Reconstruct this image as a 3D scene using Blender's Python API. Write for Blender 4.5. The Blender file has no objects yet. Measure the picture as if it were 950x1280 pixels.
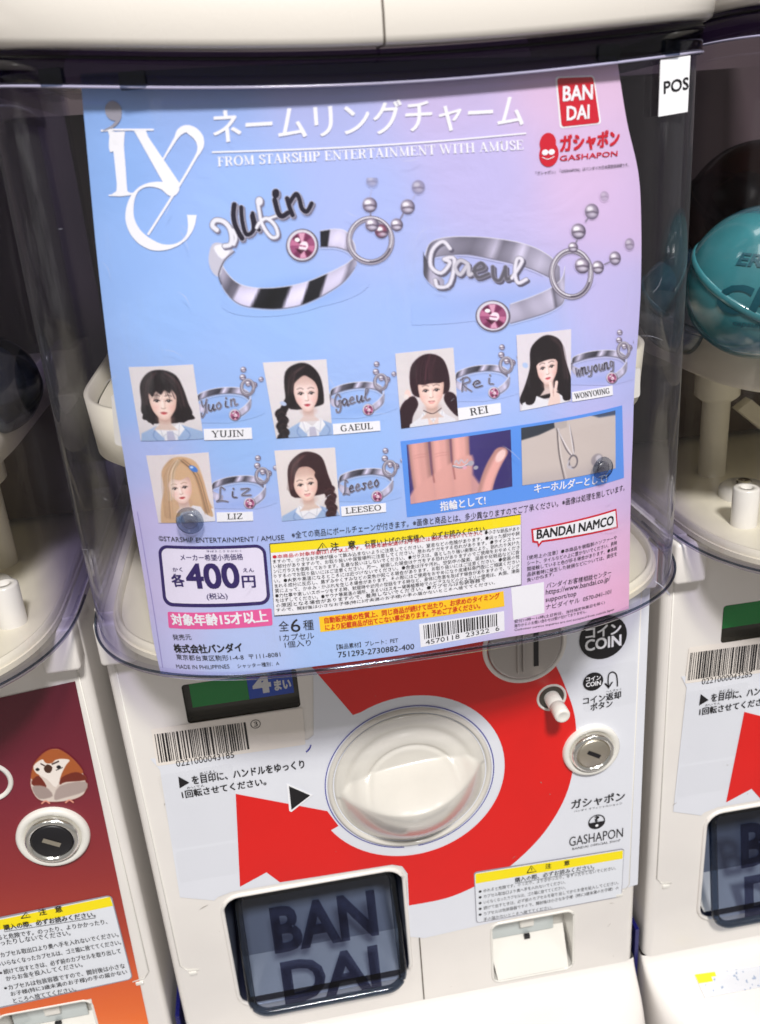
import bpy, bmesh, math, random
import numpy as np
from mathutils import Vector, Matrix
from mathutils.geometry import tessellate_polygon
from mathutils.bvhtree import BVHTree
random.seed(7); rng = np.random.default_rng(5)
SC = bpy.context.scene
COL = SC.collection
R = math.radians

# ------------------------------------------------------------------ camera
CAM_R = np.array([0.98544658, -0.15326685, -0.07351398])
CAM_U = np.array([0.12506204, 0.36080148, 0.92421955])
CAM_F = np.array([0.11512827, 0.91996281, -0.37471845])
CAM_P = np.array([-0.0542276535, -0.392353218, 0.319814596])
FPX, PW, PH = 1100.0, 950.0, 1280.0
cd = bpy.data.cameras.new('camera'); cam = bpy.data.objects.new('camera', cd); COL.objects.link(cam)
cd.sensor_fit = 'VERTICAL'; cd.sensor_height = 24.0; cd.lens = FPX/PH*24.0
cd.clip_start = 0.01; cd.clip_end = 50
M = Matrix([list(a) for a in zip(CAM_R, CAM_U, -CAM_F, CAM_P)] + [[0, 0, 0, 1]])
cam.matrix_world = M
cd.dof.use_dof = True; cd.dof.focus_distance = 0.40; cd.dof.aperture_fstop = 9.0
SC.camera = cam

# ------------------------------------------------------------------ world and lamps (main shop ceiling panel and added fill lamps)
w = bpy.data.worlds.new('World'); SC.world = w; w.use_nodes = True
bg = w.node_tree.nodes['Background']; bg.inputs[0].default_value = (1.0, 0.98, 0.965, 1); bg.inputs[1].default_value = 0.27

def area(name, loc, target, sx, sy, power, col=(1, 0.98, 0.955)):
    l = bpy.data.lights.new(name, 'AREA'); l.shape = 'RECTANGLE'; l.size = sx; l.size_y = sy; l.energy = power; l.color = col
    o = bpy.data.objects.new(name, l); COL.objects.link(o); o.location = loc
    o.rotation_euler = (Vector(target)-Vector(loc)).to_track_quat('-Z', 'Y').to_euler()
    return o
area('ceiling_and_fill_light', (0.05, -1.25, 1.55), (0, 0, 0.1), 0.24, 0.20, 38)
area('ceiling_and_fill_light', (-0.75, -1.1, 1.9), (0, 0, 0.1), 0.25, 1.3, 5)  # this and the next two are fill lamps added for softness
area('ceiling_and_fill_light', (0.95, -1.0, 1.9), (0, 0, 0.1), 0.25, 1.3, 5)
area('ceiling_and_fill_light', (0.0, 0.1, 2.1), (0, 0, 0.2), 1.4, 0.3, 6)
vs = SC.view_settings; vs.view_transform = 'Standard'; vs.look = 'None'; vs.gamma = 1; vs.use_curve_mapping = False; vs.exposure = 0.20
SC.render.engine = 'CYCLES'
SC.cycles.max_bounces = 10; SC.cycles.transparent_max_bounces = 32; SC.cycles.sample_clamp_indirect = 4

# ------------------------------------------------------------------ helpers: projection from the photograph onto the real surfaces
def ray(px, py):
    d = CAM_F + CAM_R*(px-PW/2)/FPX + CAM_U*(PH/2-py)/FPX
    return d
def hit_y(px, py, Y):
    d = ray(px, py); t = (Y-CAM_P[1])/d[1]; return CAM_P+t*d
def hit_z(px, py, Z):
    d = ray(px, py); t = (Z-CAM_P[2])/d[2]; return CAM_P+t*d

XC = -0.004
def sup(a, yb, D, n, z=0.0, N=96, e=0.0, back=None, k=0.0):
    """D-shaped outline (left end to right end round the front); back adds straight sides to y=back"""
    pts = []
    for i in range(N+1):
        t = math.pi*(1-i/N); c, s = math.cos(t), math.sin(t)
        x = XC+(a+e)*math.copysign(abs(c)**(2/n), c); y = yb-(D+e)*abs(s)**(2/n)
        pts.append((x, y))
    if back is not None:
        pts = [(XC-a-e, back)]+pts+[(XC+a+e, back)]
    if callable(k): return [(x, y, z+k(x)) for x, y in pts]
    return [(x, y, z+k*(x-XC)) for x, y in pts]

class Plane:
    """front panel of a machine: (x, z) in the machine's own frame; off = how far proud of the panel"""
    def __init__(s, dx=0.0, Y=0.0): s.dx = dx; s.Y = Y
    def inv(s, px, py):
        h = hit_y(px, py, s.Y); return (h[0]-s.dx, h[2])
    def map(s, P, off):
        P = np.asarray(P, float); return np.stack([P[:, 0], np.full(len(P), s.Y-off), P[:, 1]], 1)
    maxlen = None

class Sheet:
    """curved surface of the poster standing just inside the cover: u = arc length, v = height"""
    a, yb, D, n = 0.1375, 0.0182, 0.0975, 3.0
    maxlen = 0.006
    def __init__(s):
        X = np.linspace(XC-s.a*0.9995, XC+s.a*0.9995, 6001); s.X = X; s.Yt = s.g(X)
        d = np.hypot(np.diff(X), np.diff(s.Yt)); s.S = np.concatenate([[0], np.cumsum(d)]); s.S -= np.interp(XC, X, s.S)
    def g(s, X):
        t = np.clip(np.abs((X-XC)/s.a), 0, 1); return s.yb-s.D*(1-t**s.n)**(1/s.n)
    def inv(s, px, py):
        d = ray(px, py)
        t = np.linspace(0.2, 0.6, 1600)
        P = CAM_P[:, None]+d[:, None]*t
        f = P[1]-s.g(P[0]); ok = (np.abs(P[0]-XC) < s.a)
        i = np.argmax((f > 0) & ok); i = max(i, 1)
        k = f[i-1]/(f[i-1]-f[i]); tt = t[i-1]+(t[i]-t[i-1])*k
        Q = CAM_P+d*tt
        return (float(np.interp(Q[0], s.X, s.S)), float(Q[2]))
    def map(s, P, off):
        P = np.asarray(P, float)
        x = np.interp(P[:, 0], s.S, s.X); y = np.interp(P[:, 0], s.S, s.Yt)
        x2 = np.interp(P[:, 0]+1e-4, s.S, s.X); y2 = np.interp(P[:, 0]+1e-4, s.S, s.Yt)
        tx, ty = x2-x, y2-y; L = np.hypot(tx, ty); nx, ny = ty/L, -tx/L
        wob = 0.0007*np.sin(P[:, 1]*38+1.0)*np.sin(P[:, 0]*26+.6)          # slight ripples of the thin plastic card
        o = off+wob
        return np.stack([x+nx*o, y+ny*o, P[:, 1]], 1)

def link(o, parent=None):
    COL.objects.link(o)
    if parent is not None: o.parent = parent
    return o
def mesh(name, V, F, m, parent=None, smooth=False):
    me = bpy.data.meshes.new(name)
    me.from_pydata([tuple(map(float, v)) for v in V], [], [tuple(map(int, f)) for f in F]); me.update()
    if m: me.materials.append(m)
    if smooth:
        me.polygons.foreach_set('use_smooth', np.ones(len(me.polygons), bool))
    return link(bpy.data.objects.new(name, me), parent)
def empty(name, loc=(0, 0, 0)):
    o = bpy.data.objects.new(name, None); o.location = loc; o.empty_display_size = 0.02; COL.objects.link(o); return o
def tag(o, label=None, cat=None, group=None, kind=None):
    if label: o['label'] = label
    if cat: o['category'] = cat
    if group: o['group'] = group
    if kind: o['kind'] = kind
    return o
def lin(c):
    c = np.asarray(c, float)/255.0
    return np.where(c <= 0.04045, c/12.92, ((c+0.055)/1.055)**2.4)

# ------------------------------------------------------------------ materials
MATS = {}
def mat(name, rgb, rough=0.5, metal=0.0, coat=0.0, bump=0.0, bscale=400, var=0.0, vscale=30, spec=0.5):
    if name in MATS: return MATS[name]
    m = bpy.data.materials.new(name); m.use_nodes = True; nt = m.node_tree; b = nt.nodes['Principled BSDF']
    c = tuple(lin(rgb))+(1,)
    b.inputs['Base Color'].default_value = c; b.inputs['Roughness'].default_value = rough; b.inputs['Metallic'].default_value = metal
    b.inputs['Coat Weight'].default_value = coat; b.inputs['Coat Roughness'].default_value = 0.08; b.inputs['Specular IOR Level'].default_value = spec
    tc = nt.nodes.new('ShaderNodeTexCoord')
    if var > 0:
        n = nt.nodes.new('ShaderNodeTexNoise'); n.inputs['Scale'].default_value = vscale; n.inputs['Detail'].default_value = 6
        nt.links.new(tc.outputs['Object'], n.inputs['Vector'])
        mx = nt.nodes.new('ShaderNodeMixRGB'); mx.inputs[1].default_value = c
        mx.inputs[2].default_value = tuple(x*(1-var) for x in c[:3])+(1,)
        rp = nt.nodes.new('ShaderNodeValToRGB'); rp.color_ramp.elements[0].position = 0.42; rp.color_ramp.elements[1].position = 0.72
        nt.links.new(n.outputs['Fac'], rp.inputs[0]); nt.links.new(rp.outputs[0], mx.inputs[0]); nt.links.new(mx.outputs[0], b.inputs['Base Color'])
        mr = nt.nodes.new('ShaderNodeMapRange'); mr.inputs[3].default_value = rough*0.8; mr.inputs[4].default_value = min(1, rough*1.35)
        nt.links.new(n.outputs['Fac'], mr.inputs[0]); nt.links.new(mr.outputs[0], b.inputs['Roughness'])
    if bump > 0:
        n2 = nt.nodes.new('ShaderNodeTexNoise'); n2.inputs['Scale'].default_value = bscale; n2.inputs['Detail'].default_value = 4
        bp = nt.nodes.new('ShaderNodeBump'); bp.inputs['Strength'].default_value = bump; bp.inputs['Distance'].default_value = 0.001
        nt.links.new(tc.outputs['Object'], n2.inputs['Vector']); nt.links.new(n2.outputs['Fac'], bp.inputs['Height']); nt.links.new(bp.outputs[0], b.inputs['Normal'])
    MATS[name] = m; return m
def glassy(name, c0, c1, rough=0.03, gloss=1.0, smear_veil=False):
    """thin clear plastic: seen square on it lets c0 through, along its length (more plastic in the way) c1"""
    if name in MATS: return MATS[name]
    m = bpy.data.materials.new(name); m.use_nodes = True; nt = m.node_tree; nt.nodes.clear(); N = nt.nodes.new
    out = N('ShaderNodeOutputMaterial'); tr = N('ShaderNodeBsdfTransparent'); gl = N('ShaderNodeBsdfGlossy'); mx = N('ShaderNodeMixShader')
    lw = N('ShaderNodeLayerWeight'); lw.inputs[0].default_value = 0.5
    rp = N('ShaderNodeValToRGB'); rp.color_ramp.elements[0].position = 0.45; rp.color_ramp.elements[1].position = 1.0
    rp.color_ramp.elements[0].color = tuple(c0)+(1,); rp.color_ramp.elements[1].color = tuple(c1)+(1,)
    nt.links.new(lw.outputs['Facing'], rp.inputs[0]); nt.links.new(rp.outputs[0], tr.inputs[0])
    pw = N('ShaderNodeMath'); pw.operation = 'POWER'; pw.inputs[1].default_value = 5; nt.links.new(lw.outputs['Facing'], pw.inputs[0])
    ml = N('ShaderNodeMath'); ml.operation = 'MULTIPLY_ADD'; ml.inputs[1].default_value = 0.7*gloss; ml.inputs[2].default_value = 0.035*gloss; ml.use_clamp = True; nt.links.new(pw.outputs[0], ml.inputs[0])
    gl.inputs['Roughness'].default_value = rough
    tc = N('ShaderNodeTexCoord'); n = N('ShaderNodeTexNoise'); n.inputs['Scale'].default_value = 60; n.inputs['Detail'].default_value = 5
    nt.links.new(tc.outputs['Object'], n.inputs['Vector'])
    mr = N('ShaderNodeMapRange'); mr.inputs[1].default_value = 0.4; mr.inputs[2].default_value = 0.75; mr.inputs[3].default_value = rough; mr.inputs[4].default_value = rough*3+0.03
    nt.links.new(n.outputs['Fac'], mr.inputs[0]); nt.links.new(mr.outputs[0], gl.inputs['Roughness'])
    nt.links.new(ml.outputs[0], mx.inputs[0]); nt.links.new(tr.outputs[0], mx.inputs[1]); nt.links.new(gl.outputs[0], mx.inputs[2])
    last = mx
    if smear_veil:   # greasy wiping marks and fine scratches, whitened further to imitate veil reflections
        mp = N('ShaderNodeMapping'); mp.inputs['Scale'].default_value = (45, 45, 12); mp.inputs['Rotation'].default_value = (0, 0.2, 0)
        nt.links.new(tc.outputs['Object'], mp.inputs[0])
        n3 = N('ShaderNodeTexNoise'); n3.inputs['Scale'].default_value = 1.0; n3.inputs['Detail'].default_value = 8; n3.inputs['Roughness'].default_value = 0.65
        nt.links.new(mp.outputs[0], n3.inputs['Vector'])
        r3 = N('ShaderNodeMapRange'); r3.inputs[1].default_value = 0.58; r3.inputs[2].default_value = 0.85; r3.inputs[3].default_value = 0.0; r3.inputs[4].default_value = 0.13
        nt.links.new(n3.outputs['Fac'], r3.inputs[0])
        df = N('ShaderNodeBsdfDiffuse'); df.inputs[0].default_value = (0.7, 0.7, 0.72, 1)
        m2 = N('ShaderNodeMixShader'); p3 = N('ShaderNodeMath'); p3.operation = 'POWER'; p3.inputs[1].default_value = 3.0; nt.links.new(lw.outputs['Facing'], p3.inputs[0])
        q3 = N('ShaderNodeMath'); q3.operation = 'MULTIPLY_ADD'; q3.inputs[1].default_value = 0.10; q3.use_clamp = True; nt.links.new(p3.outputs[0], q3.inputs[0]); nt.links.new(r3.outputs[0], q3.inputs[2]); nt.links.new(q3.outputs[0], m2.inputs[0]); nt.links.new(mx.outputs[0], m2.inputs[1]); nt.links.new(df.outputs[0], m2.inputs[2]); last = m2
    nt.links.new(last.outputs[0], out.inputs[0]); MATS[name] = m; return m
def vcol_mat(name, rough=0.35, coat=0.0):
    if name in MATS: return MATS[name]
    m = bpy.data.materials.new(name); m.use_nodes = True; nt = m.node_tree; b = nt.nodes['Principled BSDF']
    a = nt.nodes.new('ShaderNodeAttribute'); a.attribute_name = 'Col'; nt.links.new(a.outputs['Color'], b.inputs['Base Color'])
    b.inputs['Roughness'].default_value = rough; b.inputs['Coat Weight'].default_value = coat
    n = nt.nodes.new('ShaderNodeTexNoise'); n.inputs['Scale'].default_value = 22; n.inputs['Detail'].default_value = 7; n.inputs['Distortion'].default_value = 1.2
    tc = nt.nodes.new('ShaderNodeTexCoord'); nt.links.new(tc.outputs['Object'], n.inputs['Vector'])
    bp = nt.nodes.new('ShaderNodeBump'); bp.inputs['Strength'].default_value = 0.22; bp.inputs['Distance'].default_value = 0.003
    nt.links.new(n.outputs['Fac'], bp.inputs['Height']); nt.links.new(bp.outputs[0], b.inputs['Normal'])
    MATS[name] = m; return m

CREAM = mat('cream_plastic', (231, 226, 221), 0.32, coat=0.25, bump=0.05, bscale=900, var=0.06, vscale=14)
WHITE = mat('white_plastic', (228, 225, 218), 0.22, coat=0.4, bump=0.03, bscale=500, var=0.03, vscale=16)
LIDM = mat('lid_plastic', (212, 206, 198), 0.25, coat=0.4, bump=0.03, bscale=500, var=0.04, vscale=10)
DIALM = mat('dial_plastic', (214, 210, 202), 0.22, coat=0.35, var=0.07, vscale=45)
SHEETM = mat('label_sheet', (224, 226, 234), 0.3, coat=0.2, bump=0.04, bscale=60, var=0.03, vscale=20)
RED = mat('red_print', (222, 22, 18), 0.3, coat=0.2, bump=0.04, bscale=60, var=0.05, vscale=25)
BLACK = mat('black_ink', (22, 20, 24), 0.45)
NAVY = mat('navy_ink', (44, 26, 96), 0.4)
WINK = mat('white_ink', (242, 242, 246), 0.4)
YEL = mat('yellow_ink', (248, 226, 10), 0.4)
YEL2 = mat('amber_ink', (255, 206, 20), 0.4)
REDI = mat('red_ink', (205, 20, 44), 0.4)
ORI = mat('vermilion_ink', (214, 60, 10), 0.4)
PINK = mat('pink_ink', (233, 92, 158), 0.4)
BLUEI = mat('blue_ink', (28, 30, 150), 0.4)
SKYI = mat('sky_blue_ink', (92, 150, 236), 0.4)
LILACI = mat('pale_lilac_ink', (232, 226, 244), 0.4)
GREYI = mat('grey_ink', (150, 148, 160), 0.4)
GREEN = mat('green_plastic', (0, 150, 66), 0.3, coat=0.3)
BLUEP = mat('blue_plastic', (24, 80, 205), 0.3, coat=0.3)
SMOKE = mat('smoke_frame', (70, 66, 58), 0.25, coat=0.3)
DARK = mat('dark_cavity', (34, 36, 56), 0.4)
RAMPM = mat('ramp_shade_grey', (120, 124, 134), 0.35, coat=.2)
LIPM = mat('pale_lip_highlight', (172, 168, 196), 0.2, coat=.5)
INBACK = mat('inner_back_brown', (92, 80, 70), 0.5, var=0.3, vscale=12)
DARKV = mat('dark_interior', (66, 52, 58), 0.55, var=0.4, vscale=8)
CHROME = mat('chrome', (238, 236, 230), 0.16, metal=1.0)
STEEL = mat('brushed_steel', (214, 206, 190), 0.42, metal=1.0, bump=0.2, bscale=500)
PLATE = mat('grey_slot_plate', (170, 164, 160), 0.35, metal=0.55)
INNER = mat('inner_cream', (226, 220, 200), 0.4, coat=0.1, var=0.08, vscale=18)
SEAM = mat('seam_dark', (96, 88, 80), 0.6)
NAVYP = mat('navy_plastic', (16, 18, 92), 0.35, coat=0.3)
COVER = glassy('clear_cover_plastic', (0.985, 0.98, 0.99), (0.34, 0.31, 0.66), 0.03, 1.2, smear_veil=True)
COVERIN = glassy('clear_cover_inside', (0.99, 0.99, 0.99), (0.74, 0.71, 0.86), 0.03, 0.7)
RIMC = glassy('violet_clear_rim', (0.10, 0.07, 0.17), (0.04, 0.03, 0.22), 0.05, 1.1)
FLANGE = glassy('lavender_clear_flange', (0.90, 0.89, 0.94), (0.55, 0.50, 0.78), 0.05, 1.4)
DOORC = glassy('smoked_blue_door', (0.66, 0.70, 0.78), (0.12, 0.12, 0.26), 0.04, 1.5)
TEALC = mat('hazy_teal_shell', (50, 112, 120), 0.22, coat=0.8, var=0.3, vscale=40)
TEALD2 = mat('deep_teal_shell', (14, 56, 66), 0.22, coat=0.8, var=0.3, vscale=40)
CLEARC = glassy('clear_capsule_shell', (0.45, 0.50, 0.56), (0.18, 0.2, 0.28), 0.05, 1.0)

# ------------------------------------------------------------------ print on surfaces
def split_long(V, T, L):
    V = [tuple(v) for v in V]; T = list(T)
    for _ in range(7):
        out = []; cache = {}; ch = False
        for t in T:
            d = [math.dist(V[t[i]], V[t[(i+1) % 3]]) for i in range(3)]; k = max(range(3), key=lambda i: d[i])
            if d[k] <= L: out.append(t); continue
            ch = True; a, b, c = t[k], t[(k+1) % 3], t[(k+2) % 3]; key = (min(a, b), max(a, b))
            if key not in cache:
                cache[key] = len(V); V.append(((V[a][0]+V[b][0])/2, (V[a][1]+V[b][1])/2))
            m_ = cache[key]; out += [(a, m_, c), (m_, b, c)]
        T = out
        if not ch: break
    return V, T
GC = {}
def glyphs(s, bold=0.0, res=2):
    key = (s, bold, res)
    if key in GC: return GC[key]
    c = bpy.data.curves.new('t', 'FONT'); c.body = s; c.size = 1; c.resolution_u = res; c.fill_mode = 'FRONT'; c.offset = bold
    o = bpy.data.objects.new('t', c); COL.objects.link(o)
    dg = bpy.context.evaluated_depsgraph_get(); me = o.evaluated_get(dg).to_mesh()
    n = len(me.vertices); V = np.empty(n*3); me.vertices.foreach_get('co', V); V = V.reshape(-1, 3)[:, :2].copy()
    me.calc_loop_triangles(); T = np.empty(len(me.loop_triangles)*3, int); me.loop_triangles.foreach_get('vertices', T); T = T.reshape(-1, 3)
    o.evaluated_get(dg).to_mesh_clear(); bpy.data.objects.remove(o); bpy.data.curves.remove(c)
    mn, mx = V.min(0), V.max(0); V = (V-mn)/(mx-mn)
    GC[key] = (V, T); return V, T

class Ink:
    def __init__(s, surf, off): s.surf = surf; s.off = off; s.V = []; s.T = []; s.n = 0; s.E = []
    def add(s, V, T, split=True, lift=0.0):
        V = [tuple(v) for v in V]; T = [tuple(t) for t in T]
        if split and s.surf.maxlen: V, T = split_long(V, T, s.surf.maxlen)
        s.V += V; s.T += [(a+s.n, b+s.n, c+s.n) for a, b, c in T]; s.n += len(V); s.E += [lift]*len(V)
    def text(s, body, p0, p1, h, bold=0.0, res=2, slant=0.0):
        V, T = glyphs(body, 0.0, res)
        a = np.array(s.surf.inv(*p0)); b = np.array(s.surf.inv(*p1)); B = b-a
        mx_, my_ = (p0[0]+p1[0])/2, (p0[1]+p1[1])/2
        hh = np.linalg.norm(np.array(s.surf.inv(mx_, my_-h))-np.array(s.surf.inv(mx_, my_)))
        U = np.array([-B[1], B[0]])/np.linalg.norm(B)*hh
        W = a+V[:, :1]*B+V[:, 1:]*U; e1 = B/np.linalg.norm(B)*hh; e2 = U
        sh = [(0, 0)] if bold < .011 else ([(-1, -.4), (1, .4)] if bold < .02 else [(-1, -1), (1, -1), (1, 1), (-1, 1)])
        if bold >= .03: sh = sh+[(0, 0)]
        for i, (p, q) in enumerate(sh):
            d = bold*1.05; s.add(W+e1*p*d+e2*q*d*.8, T, h > 14, i*0.000012)
        return s
    def poly(s, pts, px=True):
        P = [s.surf.inv(*p) for p in pts] if px else list(pts)
        T = tessellate_polygon([[Vector((a, b, 0)) for a, b in P]]); s.add(P, T); return s
    def rect(s, tl, tr, br, bl, px=True, r=0.0):
        P = [np.array(s.surf.inv(*p)) if px else np.array(p) for p in (tl, tr, br, bl)]
        if r > 0:
            out = []
            for i in range(4):
                c = P[i]; a = P[i-1]-c; b = P[(i+1) % 4]-c; a = a/np.linalg.norm(a); b = b/np.linalg.norm(b)
                for k in range(7):
                    t = k/6*math.pi/2
                    out.append(tuple(c+a*r*(1-math.sin(t))+b*r*(1-math.cos(t))))
            T = tessellate_polygon([[Vector((x, y, 0)) for x, y in out]]); s.add(out, T); return s
        n = max(1, int(np.linalg.norm(P[1]-P[0])/0.004)) if s.surf.maxlen else 1
        V = []; T = []
        for i in range(n+1):
            k = i/n; V += [tuple(P[0]+(P[1]-P[0])*k), tuple(P[3]+(P[2]-P[3])*k)]
        for i in range(n):
            a = 2*i; T += [(a, a+1, a+3), (a, a+3, a+2)]
        s.add(V, T, False); return s
    def stroke(s, pts, width, smooth=0, cap=True, px=True):
        """ribbon through pts (photo px), width in px: number or list"""
        P = np.array(pts, float); Wd = np.full(len(P), float(width)) if np.isscalar(width) else np.array(width, float)
        if smooth and len(P) > 2:
            Q = []; W2 = []
            for i in range(len(P)-1):
                p0, p1, p2, p3 = P[max(i-1, 0)], P[i], P[i+1], P[min(i+2, len(P)-1)]
                for k in range(smooth):
                    t = k/smooth
                    Q.append(0.5*((2*p1)+(-p0+p2)*t+(2*p0-5*p1+4*p2-p3)*t*t+(-p0+3*p1-3*p2+p3)*t**3)); W2.append(Wd[i]*(1-t)+Wd[i+1]*t)
            Q.append(P[-1]); W2.append(Wd[-1]); P = np.array(Q); Wd = np.array(W2)
        D = np.gradient(P, axis=0); L = np.linalg.norm(D, axis=1)+1e-9; N = np.stack([-D[:, 1], D[:, 0]], 1)/L[:, None]
        A = P+N*Wd[:, None]/2; B = P-N*Wd[:, None]/2
        V = []; T = []
        for a, b in zip(A, B):
            V += [s.surf.inv(*a), s.surf.inv(*b)] if px else [tuple(a), tuple(b)]
        for i in range(len(P)-1):
            k = 2*i; T += [(k, k+1, k+3), (k, k+3, k+2)]
        s.add(V, T)
        return s
    def disc(s, c, r, n=28, px=True, ry=None):
        if px: c = s.surf.inv(*c)
        ry = ry or r
        P = [(c[0]+r*math.cos(t), c[1]+ry*math.sin(t)) for t in [2*math.pi*i/n for i in range(n)]]
        s.add(P, [(0, i, i+1) for i in range(1, n-1)]); return s
    def ring(s, c, r0, r1, n=64, t0=0, t1=2*math.pi):
        V = []; T = []
        for i in range(n+1):
            t = t0+(t1-t0)*i/n
            V += [(c[0]+r0*math.cos(t), c[1]+r0*math.sin(t)), (c[0]+r1*math.cos(t), c[1]+r1*math.sin(t))]
        for i in range(n): k = 2*i; T += [(k, k+1, k+3), (k, k+3, k+2)]
        s.add(V, T); return s
    def build(s, name, m, parent):
        V = s.surf.map(np.array(s.V), s.off)+(s.surf.map(np.array(s.V), s.off+.001)-s.surf.map(np.array(s.V), s.off))*(np.array(s.E)/.001)[:, None]
        return mesh(name, V, s.T, m, parent)

# serif capitals made of thick and thin strokes (unit box, y up): list of (points, width)
TK, TN = 0.17, 0.055
def _sf(x, y, w=0.17): return ([(x-w, y), (x+w, y)], TN)
def _arc(cx, cy, rx, ry, a0, a1, n=12): return [(cx+rx*math.cos(math.radians(a0+(a1-a0)*i/n)), cy+ry*math.sin(math.radians(a0+(a1-a0)*i/n))) for i in range(n+1)]
def _vw(pts, lo, hi):
    P = np.array(pts); D = np.gradient(P, axis=0); k = np.abs(D[:, 1])/(np.hypot(D[:, 0], D[:, 1])+1e-9); return list(lo+(hi-lo)*k**1.5)
def _cv(pts): return (pts, _vw(pts, TN, TK))
def _st(x, y0=0.0, y1=1.0, w=TK): return ([(x, y0), (x, y1)], w)
SERIF = {
 'F': (0.72, [_st(.2), _sf(.2, .03), _sf(.2, .97), ([(.2, .97), (.66, .97)], TN), ([(.65, .99), (.65, .74)], TN), ([(.2, .52), (.5, .52)], TN), ([(.5, .64), (.5, .40)], TN)]),
 'E': (0.78, [_st(.2), _sf(.2, .03), _sf(.2, .97), ([(.2, .97), (.7, .97)], TN), ([(.69, .99), (.69, .76)], TN), ([(.2, .52), (.52, .52)], TN), ([(.52, .64), (.52, .40)], TN), ([(.2, .03), (.72, .03)], TN), ([(.72, .01), (.72, .27)], TN)]),
 'L': (0.74, [_st(.2), _sf(.2, .03), _sf(.2, .97), ([(.2, .03), (.7, .03)], TN), ([(.69, .01), (.69, .30)], TN)]),
 'R': (0.9, [_st(.2), _sf(.2, .03), _sf(.2, .97), _cv([(.2, .97), (.42, .97)]+_arc(.42, .745, .22, .225, 90, -90)+[(.2, .52)]), ([(.42, .52), (.6, .3), (.68, .04), (.82, .05)], [.1, .16, .12, .05])]),
 'P': (0.78, [_st(.2), _sf(.2, .03), _sf(.2, .97), _cv([(.2, .97), (.42, .97)]+_arc(.42, .73, .23, .24, 90, -90)+[(.2, .49)])]),
 'O': (0.98, [_cv(_arc(.48, .5, .37, .48, 90, 450, 26))]),
 'G': (0.98, [_cv(_arc(.48, .5, .37, .48, 45, 310, 20)), ([(.72, .98), (.72, .72)], TN), _st(.74, .08, .42, .15), _sf(.72, .42, .13)]),
 'S': (0.66, [_cv([(.55, .74)]+_arc(.33, .75, .2, .23, 20, 200, 9)+[(.3, .56), (.42, .44)]+_arc(.36, .25, .22, .23, 60, -160, 10)), ([(.55, .98), (.55, .72)], TN), ([(.12, .02), (.12, .28)], TN)]),
 'M': (1.12, [([(.2, 0), (.2, .97)], TN), ([(.2, .97), (.54, .05)], .13), ([(.54, .05), (.88, .97)], TN), _st(.9), _sf(.2, .03, .13), _sf(.15, .97, .1), _sf(.92, .97, .12), _sf(.9, .03)]),
 'T': (0.8, [_st(.4), _sf(.4, .03), ([(.05, .97), (.75, .97)], TN), ([(.06, .99), (.06, .74)], TN), ([(.74, .99), (.74, .74)], TN)]),
 'A': (0.92, [([(.42, .98), (.72, .02)], .16), ([(.42, .98), (.14, .02)], TN), ([(.22, .34), (.6, .34)], TN), _sf(.14, .03, .12), _sf(.74, .03, .16)]),
 'H': (0.98, [_st(.2), _st(.76), _sf(.2, .03), _sf(.2, .97), _sf(.76, .03), _sf(.76, .97), ([(.2, .52), (.76, .52)], TN)]),
 'I': (0.44, [_st(.22), _sf(.22, .03), _sf(.22, .97)]),
 'N': (0.98, [([(.2, 0), (.2, .97)], TN), ([(.16, .97), (.76, .03)], .14), ([(.78, .03), (.78, .97)], TN), _sf(.2, .03, .14), _sf(.15, .97, .1), _sf(.78, .97, .14)]),
 'W': (1.3, [([(.1, .97), (.38, .03)], .14), ([(.38, .03), (.62, .9)], TN), ([(.6, .95), (.88, .03)], .14), ([(.88, .03), (1.15, .97)], TN), _sf(.12, .97, .15), _sf(.58, .97, .12), _sf(1.15, .97, .12)]),
 'U': (0.94, [_cv([(.2, .97), (.2, .35)]+_arc(.46, .3, .26, .28, 180, 360)+[(.72, .97)]), _st(.2, .3, .97), _sf(.2, .97), _sf(.73, .97, .13)]),
 'J': (0.56, [_cv([(.36, .97), (.36, .2)]+_arc(.2, .2, .16, .2, 0, -150, 8)), _st(.36, .2, .97), _sf(.36, .97)]),
 'Y': (0.9, [([(.14, .97), (.44, .48)], .15), ([(.44, .48), (.76, .97)], TN), _st(.45, 0, .5), _sf(.45, .03), _sf(.14, .97, .14), _sf(.76, .97, .12)]),
 'Z': (0.76, [([(.66, .97), (.1, .03)], .15), ([(.1, .97), (.68, .97)], TN), ([(.1, .97), (.1, .76)], TN), ([(.08, .03), (.68, .03)], TN), ([(.68, .03), (.68, .26)], TN)]),
 ' ': (0.4, []),
}
def serif(ink, s, p0, p1, h, wide=1.0):
    tot = sum(SERIF[c][0] for c in s); p0 = np.array(p0, float); p1 = np.array(p1, float); B = p1-p0; L = np.linalg.norm(B); e = B/L; up = np.array([e[1], -e[0]])
    if up[1] > 0: up = -up
    k = L/tot; x = 0
    for ch in s:
        wd, st = SERIF[ch]
        for pts, wi in st:
            P = [p0+e*(x+px)*k+up*py*h for px, py in pts]
            sc = min(h, k)*1.15
            ink.stroke(P, [q*sc for q in wi] if isinstance(wi, list) else (wi*sc if wi != TN else max(wi*sc, 0.55)))
        x += wd

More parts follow.
